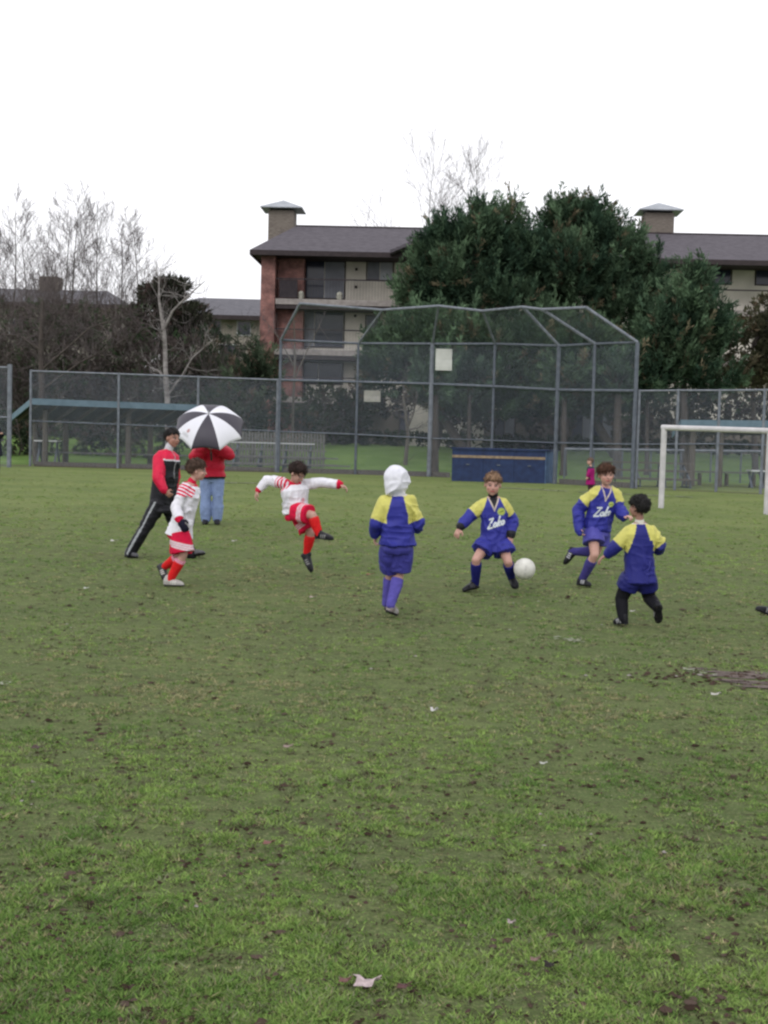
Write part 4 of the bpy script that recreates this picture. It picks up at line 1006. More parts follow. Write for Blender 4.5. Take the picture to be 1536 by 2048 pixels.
class Person:
    def __init__(s, org, sc, foot, label, J, S=1.0, fwd_head=(0, -1, 0), up_head=(0, 0, 1), hair=(.05, .03, .02), skin=SKIN, group=None, vox=.007, Y0=None, hsc=1.09):
        ox, oy = org; s.Y0 = Y0 or G(ox + foot[0] / sc, oy + foot[1] / sc).y
        s.J = {k: P(ox + v[0] / sc, oy + v[1] / sc, s.Y0 + (v[2] if len(v) > 2 else 0)) for k, v in J.items()}
        for k in s.J: s.J[k].z = max(s.J[k].z, .012)
        j = s.J; ce = (j['sa'] + j['sb']) / 2
        for k in ('sa', 'sb'): j[k] = j[k].lerp(ce, .10) - Vector((0, 0, .016 * S))
        s.S = S; s.HS = S * hsc; s.vox = vox; s.skin = np.array(skin); s.hair = np.array(hair)
        s.neck = j['neck']; s.sa, s.sb = j['sa'], j['sb']; s.pel = (j['ha'] + j['hb']) / 2
        s.chest = (s.sa + s.sb) / 2; s.up = (s.neck - s.pel).normalized()
        R = (s.sa - s.sb); R = (R - s.up * R.dot(s.up)).normalized(); s.R = R; s.F = s.up.cross(R)         # person's right, forward
        Rp = (j['ha'] - j['hb']); Rp = (Rp - s.up * Rp.dot(s.up)); s.Rp = Rp.normalized() if Rp.length > .02 else R
        s.Fp = s.up.cross(s.Rp)
        hf = Vector(fwd_head).normalized(); hu = Vector(up_head); hu = (hu - hf * hu.dot(hf)).normalized(); hr = hf.cross(hu)
        s.hf, s.hu, s.hr = hf, hu, hr; s.hc = j['head']
        f = s.pel.copy(); f.z = 0
        s.root = empty('person', f, label, 'person', group)
    # --- body: one continuous surface from crown to soles
    def head(s, q):
        S = s.HS; c, f, u, r = s.hc, s.hf, s.hu, s.hr; R = (r, f, u)
        q.ell(c + u * .022 * S - f * .012 * S, R, (.070 * S, .088 * S, .080 * S), 28)
        q.ell(c - u * .030 * S + f * .020 * S, R, (.060 * S, .062 * S, .066 * S), 16)
        q.ell(c - u * .078 * S + f * .050 * S, R, (.024 * S, .020 * S, .018 * S), 10)                       # chin
        q.ell(c - u * .022 * S + f * .088 * S, R, (.010 * S, .015 * S, .014 * S), 8)                        # nose tip
        q.cap(c + u * .012 * S + f * .076 * S, c - u * .018 * S + f * .086 * S, .008 * S, .010 * S, 8)
        q.ell(c + u * .024 * S + f * .068 * S, R, (.042 * S, .014 * S, .009 * S), 10)                       # brow
        q.ell(c - u * .052 * S + f * .076 * S, R, (.020 * S, .008 * S, .0075 * S), 8)                       # lips
        for k in (-1, 1):
            q.ell(c + r * k * .033 * S - u * .022 * S + f * .056 * S, R, (.022 * S, .020 * S, .022 * S), 10)  # cheek
            q.ell(c + r * k * .074 * S - u * .008 * S - f * .006 * S, R, (.009 * S, .017 * S, .027 * S), 8)   # ear
    def hand(s, q, w_, d, side, nrm=None, curl=.9):
        "w_: wrist, d: direction of the hand, side: +1 thumb on the +sidev side"
        S = s.S; d = d.normalized(); n = Vector(nrm) if nrm is not None else Vector((0, -1, 0)); n = (n - d * n.dot(d)); n.normalize(); t = d.cross(n) * side
        R = (t, d, n); q.cap(w_ - d * .02 * S, w_ + d * .02 * S, .019 * S, .020 * S, 10)
        q.ell(w_ + d * .042 * S, R, (.031 * S, .036 * S, .014 * S), 12)
        for i, (o, L) in enumerate(((.023, .052), (.008, .060), (-.008, .056), (-.022, .045))):
            a = w_ + d * .066 * S + t * o * S; k = curl * (1 + .12 * i); d1 = (d * math.cos(k * .5) - n * math.sin(k * .5) + t * o * 3).normalized(); d2 = (d * math.cos(k * 1.3) - n * math.sin(k * 1.3)).normalized()
            b = a + d1 * L * .5 * S; c = b + d2 * L * .5 * S; q.cap(a, b, .0080 * S, .0074 * S, 7); q.cap(b, c, .0074 * S, .0062 * S, 7)
        a = w_ + d * .022 * S + t * .026 * S; b = a + (d * .6 + t * .75 - n * .2).normalized() * .028 * S; c = b + (d * .9 + t * .1 - n * .45).normalized() * .026 * S
        q.cap(a, b, .0100 * S, .0088 * S, 8); q.cap(b, c, .0088 * S, .0072 * S, 8)
    def body(s, hands=None, gloves=None, thick=1.0, beard=False):
        q = Sol(); S = s.S; j = s.J; up, R, F = s.up, s.R, s.F; T = thick
        s.head(q)
        nb = s.neck - up * .03 * S; q.cap(nb, s.hc - s.hu * .045 * S - s.hf * .012 * S, .036 * S * T, .034 * S, 12)
        wd = (s.sa - s.sb).length / 2
        def mid(t): return s.pel.lerp(s.neck, t)
        def ax(t): x = s.Rp.lerp(s.R, t).normalized(); return x, s.up.cross(x)
        q.loft([(mid(a), *ax(a), rx * S * T, ry * S * T) for a, rx, ry in ((-.12, .075, .06), (0, .098, .078), (.2, .098, .075), (.4, .092, .068), (.6, .105, .075), (.8, .118, .078), (.92, .09, .06), (1.0, .05, .04))])
        for k in 'ab':
            sh, el, wr = j['s' + k], j['e' + k], j['w' + k]
            q.chain([(s.neck.lerp(sh, .35), .04 * S * T), (sh, .042 * S * T), (sh.lerp(el, .5), .034 * S * T), (el, .028 * S * T), (el.lerp(wr, .4), .027 * S * T), (wr, .019 * S)])
            h, kn, an = j['h' + k], j['k' + k], j['n' + k]
            q.chain([(h, .072 * S * T), (h.lerp(kn, .45), .058 * S * T), (kn, .042 * S * T), (kn.lerp(an, .35), .043 * S * T), (an, .026 * S)])
            he, to = j['f' + k]
            m_ = he.lerp(to, .35); uu = an - m_; dd = (to - he).normalized(); uu = (uu - dd * uu.dot(dd)); uu = uu.normalized() if uu.length > .005 else Vector((0, 0, 1)); q.chain([(an, .026 * S), (he.lerp(to, .12) + uu * .042 * S, .020 * S), (he.lerp(to, .4) + uu * .036 * S, .018 * S), (he.lerp(to, .75) + uu * .026 * S, .012 * S)])
            hd, nr, cu = (hands or {}).get(k, (None, None, .9))
            d = Vector(hd) if hd is not None else (wr - el)
            s.hand(q, wr, d, 1 if k == 'b' else -1, nr, cu)
        me = q.fuse(min(s.vox, .006 * max(1, S)), 3, .5); V = verts(me)
        C = np.tile(s.skin, (len(V), 1)) * (1 + .10 * (fnoise(V, 40, 2) - .5))[:, None]
        lo = V - np.array(s.hc); x = lo @ np.array(s.hr) / s.HS; y = lo @ np.array(s.hf) / s.HS; z = lo @ np.array(s.hu) / s.HS; fr = y > .02; S = s.HS
        def paint(mask, col, k=1.0): m_ = mask.astype(float)[:, None] * k; C[:] = C * (1 - m_) + np.array(col) * m_
        skin = s.skin
        ck = np.exp(-(((np.abs(x) - .036) / .018) ** 2 + ((z + .030) / .018) ** 2)) * (y > .03); C[:] = C * (1 - ck[:, None] * .35) + skin * np.array([1.12, .72, .72]) * ck[:, None] * .35
        paint(fr & (((np.abs(x) - .030) / .016) ** 2 + ((z - .004) / .009) ** 2 < 1), skin * .42, .8)
        paint(fr & (np.abs(np.abs(x) - .031) < .018) & (np.abs(z - .024 + .003 * np.abs(x) / .03) < .0050), s.hair * .8 + skin * .12, .75)
        paint(fr & (np.abs(x) < .020) & (np.abs(z + .052) < .0075), np.array((.42, .10, .10)) * (skin.mean() / .36), .85)
        paint((y > .07) & (np.abs(np.abs(x) - .006) < .004) & (np.abs(z + .030) < .003), skin * .4, .8)
        o = painted('body', me, C, M['skin'], s.root); s.body_me = me; s.body_o = o
        for k in (-1, 1):                                                                               # eyes
            e = s.hc + s.hr * k * .029 * S + s.hu * .005 * S + s.hf * .0735 * S
            b = MB(); b.ball(e - s.hf * .003 * S, .0095 * S, 10, 1, 1, .62); ey = b.build('eye', M['eyewhite'], s.root, True)
            b = MB(); b.ball(e + s.hf * .0030 * S, .0070 * S, 8, 1, 1, .8); b.build('iris', M['iris'], ey, True)
        return o
    # --- hair
    def hairdo(s, length=1.0, fringe=.36, tuft=.006, seed=1, part_=0, name='hair', crown=1.06, back=-.62, side=.02, lockn=1.0, lift=.55):
        S = s.HS; bm = bmesh.new(); bmesh.ops.create_icosphere(bm, subdivisions=5, radius=1.0)
        P0 = np.array([v.co[:] for v in bm.verts]); x, y, z = P0.T
        n1 = fnoise(P0 * np.array([1, 1, .6]) + seed * 3.7, 5, 3); n2 = fnoise(P0 * np.array([1, 1, .35]) + seed * 9.1, 13, 2)
        low = np.where(y > 0, fringe + .22 * np.abs(x) * 0 - .95 * np.clip(.55 - y, 0, 1) * 0, back)
        # hair line: high over the forehead, down beside the ears, low at the nape
        ang = np.arctan2(y, np.abs(x)); t = sstep(-.5, .15, ang); line = back * (1 - t) + side * t; t2 = sstep(.35, .95, ang); line = line * (1 - t2) + fringe * t2
        jag = vnoise(np.stack([x * 5.5 + seed * 2.3, y * 3, x * 0], 1), 1.0) - .5; line = line + (n2 - .5) * .30 + jag * .42 * sstep(.1, .7, y) + (n1 - .5) * .3
        keep = z > line; edge = 1 - sstep(0, .35, z - line)
        rad = crown - .055 - .085 * edge * (1 - .6 * sstep(.3, .8, y)) + (n1 - .5) * .16 + (n2 - .5) * tuft * 26 + .035 * length * np.clip(z, 0, 1) * (.4 + n1) - .04 * (np.abs(x) > .8)
        bad = [v for v, k in zip(bm.verts, keep) if not k]
        c = s.hc + s.hu * .022 * S - s.hf * .012 * S
        for v, r in zip(bm.verts, rad):
            p = v.co * float(r); v.co = c + s.hr * p.x * .0745 * S + s.hf * p.y * .0915 * S + s.hu * p.z * .0845 * S
        bmesh.ops.delete(bm, geom=bad, context='VERTS')
        gf = list(bm.faces); ret = bmesh.ops.solidify(bm, geom=gf, thickness=-.010 * S)
        bmesh.ops.recalc_face_normals(bm, faces=bm.faces)
        # locks of hair standing out of the mass
        rr = np.random.default_rng(seed); vs_ = [v for v in bm.verts]; nl = int(520 * lockn)
        for _ in range(nl):
            p0 = vs_[int(rr.integers(len(vs_)))].co.copy(); o = (p0 - c).normalized()
            if o.dot(s.hu) < .1 and rr.random() < .6: continue
            tg = (s.hf * rr.normal(.35, .6) + s.hr * rr.normal(.1, .6) - s.hu * rr.uniform(0, .9)); tg = (tg - o * tg.dot(o)).normalized()
            d1 = (tg + o * rr.uniform(.05, lift)).normalized(); L = rr.uniform(.018, .040) * S * length; w0 = rr.uniform(.0035, .006) * S; sd = d1.cross(o).normalized() * w0
            a = p0 - o * .004 * S; b = a + d1 * L * .55 + o * .003 * S; e = b + (d1 - o * .35).normalized() * L * .45
            q_ = [bm.verts.new(v) for v in (a - sd, a + sd, b + sd * .8, b - sd * .8, e, a - o * w0, b - o * w0)]
            for ix in ((0, 1, 2, 3), (3, 2, 4), (1, 0, 5), (1, 5, 6, 2), (5, 0, 3, 6), (2, 6, 4), (6, 3, 4)): bm.faces.new([q_[i] for i in ix])
        me = bpy.data.meshes.new(name); bm.to_mesh(me); bm.free()
        me.polygons.foreach_set('use_smooth', np.ones(len(me.polygons), dtype=bool)); V = verts(me)
        k = fnoise(V * np.array([1, 1, .4]), 70, 2)[:, None]; C = s.hair * (.35 + 1.3 * k)
        return painted(name, me, C, M['hairm'], s.root)
    # --- clothing
    def torso_sol(s, q, infl=.016, hem=-.30, flare=1.0, sleeve='long', sl=.018, cuff=1.0, neckr=.055, rx=1.0, fat=1.0, top=.985):
        S = s.S; wdl = []
        def mid(t): return s.pel.lerp(s.neck, t)
        def ax(t): x = s.Rp.lerp(s.R, min(max(t, 0), 1)).normalized(); return x, s.up.cross(x)
        prof = [(hem, .112 * flare, .092 * flare), ((hem + .0) / 2 + .03, .110 * (1 + flare) / 2, .090 * (1 + flare) / 2), (.15, .106, .084), (.4, .102, .080), (.6, .112, .084), (.78, .116, .084), (.90, .086, .068), (top, neckr, neckr * .9)]
        q.loft([(mid(a), *ax(a), (r1 * fat + infl) * S * rx, (r2 * fat + infl) * S) for a, r1, r2 in prof[:-1]] + [(mid(top), *ax(1), neckr * S, neckr * .95 * S)])
        for k in 'ab':
            sh, el, wr = s.J['s' + k], s.J['e' + k], s.J['w' + k]; e = el.lerp(wr, cuff[k] if isinstance(cuff, dict) else cuff)
            q.chain([(s.neck.lerp(sh, .45) - s.up * .012, .044 * S + infl * .3), (sh, .042 * S + sl * .75 * S), (sh.lerp(el, .5), .038 * S + sl * .95 * S), (el, .032 * S + sl * S)])
            if cuff: q.chain([(el, .032 * S + sl * S), (el.lerp(e, .5), .030 * S + sl * .95 * S), (el.lerp(e, .86), .026 * S + sl * .75 * S), (e, .023 * S + sl * .2 * S)])
    def coords(s, V):
        d = V - np.array(s.neck); S = s.S
        u = d @ np.array(s.R) / S; v = d @ np.array(s.up) / S; f = d @ np.array(s.F) / S; out = {'u': u, 'v': v, 'f': f}
        for k in 'ab':
            sh, el, wr = [np.array(s.J[n + k]) for n in ('s', 'e', 'w')]
            def seg(a, b):
                ab = b - a; L = ab.dot(ab); t = (V - a) @ ab / L; tc = np.clip(t, 0, 1); return t, np.linalg.norm(V - (a + tc[:, None] * ab), axis=1)
            t1, d1 = seg(sh, el); t2, d2 = seg(el, wr); out['t' + k] = t1; out['d' + k] = d1; out['g' + k] = t2; out['h' + k] = d2
        ax = np.array(s.neck - s.pel); t = (V - np.array(s.pel)) @ ax / ax.dot(ax); out['p'] = t
        out['dt'] = np.linalg.norm(V - (np.array(s.pel) + np.clip(t, 0, 1)[:, None] * ax), axis=1)
        return out
    def shorts(s, col, infl=.022, down=.9, stripe=None, flare=1.12, name='shorts', leg=None, amp=.006, m='satin', hipw=1.0, top=.03):
        q = Sol(); S = s.S; c = s.pel
        q.loft([(c + s.up * a * S, s.Rp, s.Fp, r1 * S * hipw + infl * S, r2 * S + infl * S) for a, r1, r2 in ((top, .088, .068), (-.01, .100, .082), (-.05, .104, .088), (-.08, .09, .075))])
        for k in 'ab':
            h, kn = s.J['h' + k], s.J['k' + k]; e = h.lerp(kn, (leg or {}).get(k, down))
            d = (kn - h).normalized(); x = s.Rp - d * s.Rp.dot(d); x = x.normalized() if x.length > .1 else d.orthogonal(); y = d.cross(x)
            q.loft([(h + d * .01 * S, x, y, (.060 + infl) * S, (.066 + infl) * S), (h.lerp(e, .4), x, y, (.070 + infl) * S, (.074 + infl) * S), (e, x, y, (.060 * flare + infl) * S, (.066 * flare + infl) * S)])
        me = q.fuse(s.vox, 3, .5); ruffle(me, amp * S, 16 / S, seed=3); V = verts(me)
        C = np.tile(np.array(col), (len(V), 1)).astype(float)
        if stripe: stripe(s, V, C)
        return painted(name, me, C, M[m], s.root)
    def socks(s, col, top=.12, band=None, foot=True, infl=.009):
        for k in 'ab':
            q = Sol(); S = s.S; kn, an = s.J['k' + k], s.J['n' + k]; t0 = top[k] if isinstance(top, dict) else top
            a = kn.lerp(an, t0); q.chain([(a, (.043 + infl) * S), (kn.lerp(an, max(.36, t0 + .05)), (.044 + infl) * S), (kn.lerp(an, .75), (.033 + infl) * S), (an, (.027 + infl) * S)])
            # square off the top so that it ends cleanly
            me = q.fuse(s.vox, 2, .5); ruffle(me, .003 * S, 26 / S, seed=5); V = verts(me)
            ax = np.array(an - kn); t = (V - np.array(kn)) @ ax / ax.dot(ax); m_ = t < t0
            V[m_] += ((t0 - t[m_])[:, None] * ax); me.vertices.foreach_set('co', V.astype(np.float32).ravel()); me.update()
            C = np.tile(np.array(col), (len(V), 1)).astype(float)
            if band is not None: C[(t < t0 + .10)] = band
            painted('sock', me, C, M['cloth'], s.root)
    def shoes(s, upper, sole=BLK, stripe=None, hgt=.030, side='both'):
        for k in 'ab':
            S = s.S; he, to = s.J['f' + k]; an = s.J['n' + k]; d = (to - he).normalized(); mid = he.lerp(to, .35); u = an - mid; u = u - d * u.dot(d)
            if u.length < .005: u = Vector((0, 0, 1)) - d * d.z
            u.normalize(); r = d.cross(u); q = Sol()
            A = lambda t, z: he.lerp(to, t) + u * z * S
            q.loft([(A(a, z), r, u, x * S, y * S) for a, z, x, y in ((-.05, .034, .022, .026), (.06, .038, .034, .038), (.3, .038, .035, .038), (.5, .032, .038, .032), (.75, .025, .041, .025), (.93, .019, .031, .019), (1.03, .015, .015, .011))], 16)
            q.chain([(A(.14, .045), .030 * S), (A(.16, .07), .031 * S)])
            q.loft([(A(a, .002), r, u, x * S, .007 * S) for a, x in ((-.05, .022), (.06, .033), (.3, .031), (.55, .037), (.8, .041), (.97, .028), (1.05, .012))], 14)
            me = q.fuse(min(s.vox, .006), 2, .5); V = verts(me); l = V - np.array(he); z = l @ np.array(u) / S; t = l @ np.array(to - he) / (to - he).length_squared; x = l @ np.array(r) / S
            C = np.tile(np.array(upper[k] if isinstance(upper, dict) else upper), (len(V), 1)).astype(float)
            C[z < .009] = sole
            if stripe is not None:
                w_ = t - .9 * (z - .01) ; m_ = (z > .010) & (z < .048) & (np.abs(x) > .012) & (((w_ > .34) & (w_ < .40)) | ((w_ > .46) & (w_ < .52)) | ((w_ > .58) & (w_ < .64)))
                C[m_] = stripe
            sh = painted('boot', me, C, M['boot'], s.root)
            b = MB()
            for a, x in ((.05, .018), (.05, -.018), (.6, .022), (.6, -.022), (.85, .018), (.85, -.018)): b.tube(A(a, -.004) + r * x * S, A(a, -.012) + r * x * S, .006 * S, .004 * S, 6)
            b.build('studs', M['dark_trim'], sh)
    def project(s, me, pts, off=.004):
        bv = BVHTree.FromPolygons([v.co for v in me.vertices], [list(p.vertices) for p in me.polygons])
        return bv
def project_strokes(s, shirt_me, strokes, cu, cv, w_, h_, thick, name, m, parent, off=Vector((0, 0, 0)), slant=.25, rot=.12):
    "painted lettering: strokes in a unit box laid on the front of the shirt"
    S = s.S; bv = BVHTree.FromPolygons([v.co + off for v in shirt_me.vertices], [list(p.vertices) for p in shirt_me.polygons]); b = MB()
    def P2(x, y):
        x2 = x * w_ + (y - .5) * slant * w_ * .3; y2 = (y - .5) * h_; xr = x2 * math.cos(rot) - y2 * math.sin(rot); yr = x2 * math.sin(rot) + y2 * math.cos(rot)
        o = s.neck - s.R * (cu + xr) * S + s.up * (cv + yr) * S + s.F * .4 * S
        hit = bv.ray_cast(o, -s.F); return (hit[0] + s.F * .0035) if hit[0] is not None else None
    for st in strokes:
        dense = []
        for (x0, y0), (x1, y1) in zip(st[:-1], st[1:]):
            for k in range(5): dense.append((x0 + (x1 - x0) * k / 5, y0 + (y1 - y0) * k / 5))
        dense.append(st[-1]); pts = [P2(*p) for p in dense]
        for p, q in zip(pts[:-1], pts[1:]):
            if p is None or q is None or (p - q).length < 1e-5: continue
            d = (q - p).normalized(); n = d.cross(s.F).normalized() * thick * S * .5; e = s.F * .002
            b.hexa([p - n - d * .003, q - n + d * .003, q + n + d * .003, p + n - d * .003], [v + e for v in (p - n - d * .003, q - n + d * .003, q + n + d * .003, p + n - d * .003)])
    if b.v: b.build(name, m, parent)
M['print_wht'] = mat('white_print', (.62, .66, .70), None, rough=.6)
LOGO = [[(-.02, .92), (.24, .96), (-.02, .06), (.28, .08)], [(.42, .48), (.33, .38), (.33, .16), (.42, .08), (.50, .18), (.50, .40), (.42, .48)],
        [(.66, 1.0), (.58, .05)], [(.78, .52), (.62, .26), (.76, .06)], [(.92, .50), (.84, .38), (.83, .16), (.91, .08), (.99, .18), (1.0, .40), (.92, .50)]]

def blue_shirt(p, hem=-.12, flare=1.0, sl=.024, vneck=True, inner=BLUE, badge=True, br=.030, bv=-.155, logo=True, lgu=-.075, amp=.008, raglan=(.050, .125), yel_t=.78, cuffcol=None, collar=TAN, fat=1.0, cuff=1.0, seed=1, crest=False):
    q = Sol(); p.torso_sol(q, .018, hem, flare, sl=sl, fat=fat, cuff=cuff); me = q.fuse(p.vox, 4, .5); ruffle(me, amp * p.S, 13 / p.S, seed=seed)
    V = verts(me); c = p.coords(V); C = np.tile(BLUE, (len(V), 1)); u, v, f = c['u'], c['v'], c['f']
    for k, sg in (('a', 1), ('b', -1)):
        U = u * sg; line = raglan[0] + (raglan[1] - raglan[0]) * np.clip(-v / .17, 0, 1) ** 1.2
        on_arm = (c['d' + k] < .115 * p.S) & (c['t' + k] > -.35)
        yel = (U > line) & (c['t' + k] < yel_t - .16 * np.clip(c['d' + k] * 0, 0, 1)) & (c['h' + k] > .0) & (on_arm | (v > -.15)) & (v > -.20 - .5 * np.clip(U - .16, 0, 1) - .6 * c['t' + k].clip(0, 1) * .2) & (c['g' + k] < .12)
        C[yel] = YEL
        if cuffcol is not None: C[(c['g' + k] > .80) & (c['h' + k] < .06 * p.S)] = cuffcol
    if vneck:
        fr = f > .01; d = np.abs(u) - (.052 + v * .42) * 1.0
        vee = fr & (v > -.125) & (v < .03); C[vee & (d < 0)] = inner; C[vee & (np.abs(d) < .0075)] = collar; C[fr & (np.abs(u) < .007) & (np.abs(v + .125) < .009)] = collar
    ck = np.sqrt(u * u + (f - .0) ** 2); C[(v > -.012) & (ck < .080)] = np.where((v > -.012)[:, None] & True, collar, C)[(v > -.012) & (ck < .080)] if not vneck else C[(v > -.012) & (ck < .080)]
    if badge:
        r = np.hypot(u + .066, v - bv); b_ = (f > 0) & (r < br); C[b_] = (.42, .50, .10); C[b_ & (r > br * .82)] = (.25, .32, .20); C[b_ & (np.abs(v - bv + .4 * (u + .066)) < .006) & (r < br * .6)] = (.12, .18, .05)
    o = painted('shirt', me, C, M['satin'], p.root)
    if logo:
        project_strokes(p, me, LOGO, lgu, -.255, .155, .095, .0165, 'shirt_lettering', M['print_wht'], o, off=wloc(p.root), slant=.9, rot=.22)
    return me
def white_shirt(p, hem=-.2, flare=1.0, stripes=(('a', -.3, .40), ('b', -.3, .1)), cuffcol=RED, amp=.007, seed=1, fat=1.0, sl=.018, cuff=1.0):
    q = Sol(); p.torso_sol(q, .016, hem, flare, sl=sl, fat=fat, cuff=cuff); me = q.fuse(p.vox, 4, .5); ruffle(me, amp * p.S, 13 / p.S, seed=seed)
    V = verts(me); c = p.coords(V); C = np.tile(WHT, (len(V), 1)); u, v, f = c['u'], c['v'], c['f']
    for k, a, b in stripes:
        t = c['t' + k]; m_ = (t > a) & (t < b) & (c['d' + k] < .10 * p.S) & (v > -.13); C[m_ & ((t - a) % .185 < .105)] = RED
    C[(c['ga'] > .90) & (c['ha'] < .05 * p.S)] = cuffcol; C[(c['gb'] > .90) & (c['hb'] < .05 * p.S)] = cuffcol
    r = np.sqrt(u * u + f * f); C[(v > -.020) & (r < .075)] = RED
    r = np.hypot(u + .055, v + .17); C[(f > 0) & (r < .022)] = (.68, .35, .40)
    painted('shirt', me, C, M['cloth'], p.root); return me
def collar(p, col, r=.044, h=.035, name='collar', m='cloth'):
    b = Sol(); b.chain([(p.neck - p.up * .015 * p.S, r * p.S), (p.neck + (p.hc - p.neck).normalized() * h * p.S, (r - .003) * p.S)]); me = b.fuse(.006, 1, .5)
    painted(name, me, np.tile(np.array(col), (len(me.vertices), 1)).astype(float), M[m], p.root)
def glove(p, k, hd, nr, col=(.015, .015, .03)):
    q = Sol(); S0 = p.S; p.S = S0 * 1.12; p.hand(q, p.J['w' + k], Vector(hd), 1 if k == 'b' else -1, nr, .5); p.S = S0; me = q.fuse(.006, 2, .5)
    V = verts(me); me.vertices.foreach_set('co', (V + normals(me) * .003).astype(np.float32).ravel()); me.update()
    painted('glove', me, np.tile(np.array(col), (len(me.vertices), 1)).astype(float), M['cloth'], p.root)
def fix_feet(p, feet, org, sc):
    for k, (h, t) in feet.items():
        a = P(org[0] + h[0] / sc, org[1] + h[1] / sc, p.Y0 + (h[2] if len(h) > 2 else 0)); b = P(org[0] + t[0] / sc, org[1] + t[1] / sc, p.Y0 + (t[2] if len(t) > 2 else 0))
        a.z = max(a.z, .016); b.z = max(b.z, .016); p.J['f' + k] = (a, b)
# ------------------------------------------------------------------ the cast
O1, K1 = (220, 800), 5.12
# teenager in the red and black jacket, walking to the right
p = Person(O1, K1, (210, 1612), 'teenager in a red and black tracksuit walking behind the small striped boy',
    dict(head=(640, 392), neck=(598, 505), sa=(492, 580, -.10), sb=(650, 570, .13), ea=(490, 800, -.22), wa=(560, 930, -.26), eb=(660, 800, .18), wb=(650, 935, .22),
         ha=(500, 1060, -.07), hb=(575, 1055, .09), ka=(345, 1330, -.08), na=(205, 1570, -.04), kb=(715, 1320, .06), nb=(835, 1585, .1)),
    hsc=0.94, S=1.14, fwd_head=(.78, -.62, -.08), up_head=(.05, 0, 1), hair=(.012, .010, .010), skin=SKIN * np.array([.72, .66, .62]), vox=.0085)
fix_feet(p, dict(a=((160, 1600, -.02), (280, 1622, -.10)), b=((800, 1632, .10), (968, 1575, .06))), O1, K1)
p.body(hands=dict(a=((.7, .2, -.6), (0, -1, 0), 1.0))); p.hairdo(fringe=.40, tuft=.004, seed=3)
def teen_jacket(p):
    q = Sol(); p.torso_sol(q, .028, -.16, 1.06, sl=.026, fat=1.06, cuff=1.0); me = q.fuse(.0085, 4, .5); ruffle(me, .010, 10, seed=4)
    V = verts(me); c = p.coords(V); C = np.tile(BLK, (len(V), 1)); u, v, f = c['u'], c['v'], c['f']
    arm = np.minimum(c['da'], c['ha']) < .085; armb = np.minimum(c['db'], c['hb']) < .085
    C[(v > -.10)] = RED; C[arm & (c['ta'] > -.3)] = RED; C[armb & (c['tb'] > -.3)] = RED
    C[(v > -.115) & (v < -.10) & ~arm] = (.6, .6, .62); C[(f > .0) & (np.abs(u) < .006) & (v > -.3)] = (.3, .3, .3)
    painted('jacket', me, C, M['satin'], p.root)
teen_jacket(p); collar(p, (.55, .55, .58), .048, .035)
def teen_str(s, V, C):
    for k in 'ab':
        h, kn, an = [np.array(s.J[n + k]) for n in 'hkn']; F_ = np.array(s.Rp) * (1 if k == 'a' else -1)
        for a, b in ((h, kn), (kn, an)):
            ab = b - a; t = np.clip((V - a) @ ab / ab.dot(ab), 0, 1); d = V - (a + t[:, None] * ab); r = np.linalg.norm(d, axis=1); side = d @ F_ / (r + 1e-6)
            C[(side > .975) & (r < .11)] = (.35, .37, .38)
def trousers(p, col, infl=.018, bell=1.0, stripe=None, name='trousers', m='satin', amp=.007, seed=2, end=1.0):
    q = Sol(); S = p.S; c = p.pel
    q.loft([(c + p.up * a * S, p.Rp, p.Fp, r1 * S + infl * .6 * S, r2 * S + infl * .6 * S) for a, r1, r2 in ((.12, .098, .078), (.06, .104, .084), (-.03, .104, .086), (-.07, .09, .075))])
    for k in 'ab':
        h, kn, an = p.J['h' + k], p.J['k' + k], p.J['n' + k]; e = kn.lerp(an, end)
        q.chain([(h, .074 * S + infl * S), (h.lerp(kn, .5), .062 * S + infl * S), (kn, .048 * S + infl * S), (kn.lerp(e, .45), .046 * S * bell + infl * S), (e, .034 * S * bell + infl * S)])
    me = q.fuse(p.vox, 3, .5); ruffle(me, amp * S, 12 / S, seed=seed); V = verts(me); C = np.tile(np.array(col), (len(V), 1)).astype(float)
    if stripe: stripe(p, V, C)
    return painted(name, me, C, M[m], p.root)
trousers(p, BLK, .016, 1.15, teen_str); p.shoes((.10, .10, .11), (.02, .02, .02))

# small boy in the white and red kit, walking right in front of the teenager
p = Person(O1, K1, (640, 1905), 'small boy in long white shirt with red shoulder stripes and dark gloves',
    dict(head=(893, 722), neck=(832, 850), sa=(765, 915, -.12), sb=(808, 905, .13), ea=(672, 1105, -.17), wa=(705, 1228, -.26), eb=(800, 1090, .20), wb=(840, 1165, .22),
         ha=(712, 1345, -.07), hb=(722, 1340, .08), ka=(752, 1580, -.10), na=(615, 1845, -.06), kb=(725, 1590, .08), nb=(555, 1710, .22)),
    hsc=0.97, S=1.04, fwd_head=(1, .10, -.10), up_head=(.12, 0, 1), hair=(.085, .050, .036), skin=SKIN * .95, vox=.0065)
fix_feet(p, dict(a=((560, 1895, -.05), (748, 1915, -.08)), b=((490, 1700, .24), (556, 1850, .20))), O1, K1)
hd = dict(a=((.55, -.1, -.75), (.3, -1, 0), .5), b=((.2, 0, -1), (1, 0, 0), .6)); p.body(hands=hd); glove(p, 'a', *hd['a'][:2]); glove(p, 'b', *hd['b'][:2])
p.hairdo(fringe=.42, tuft=.006, seed=5, length=1.3, crown=1.10); white_shirt(p, hem=-.10, flare=1.22, stripes=(('a', -.28, .46), ('b', -.28, .46)), cuffcol=RED, fat=1.08, seed=8, amp=.011)
def red_stripe(s, V, C):
    z = (V - np.array(s.pel)) @ np.array(s.up) / s.S; k = (z < -.085) & (z > -.150); C[k] = (.70, .60, .64); C[k & ((z * 100 % 2.2) < .6)] = (.60, .20, .24)
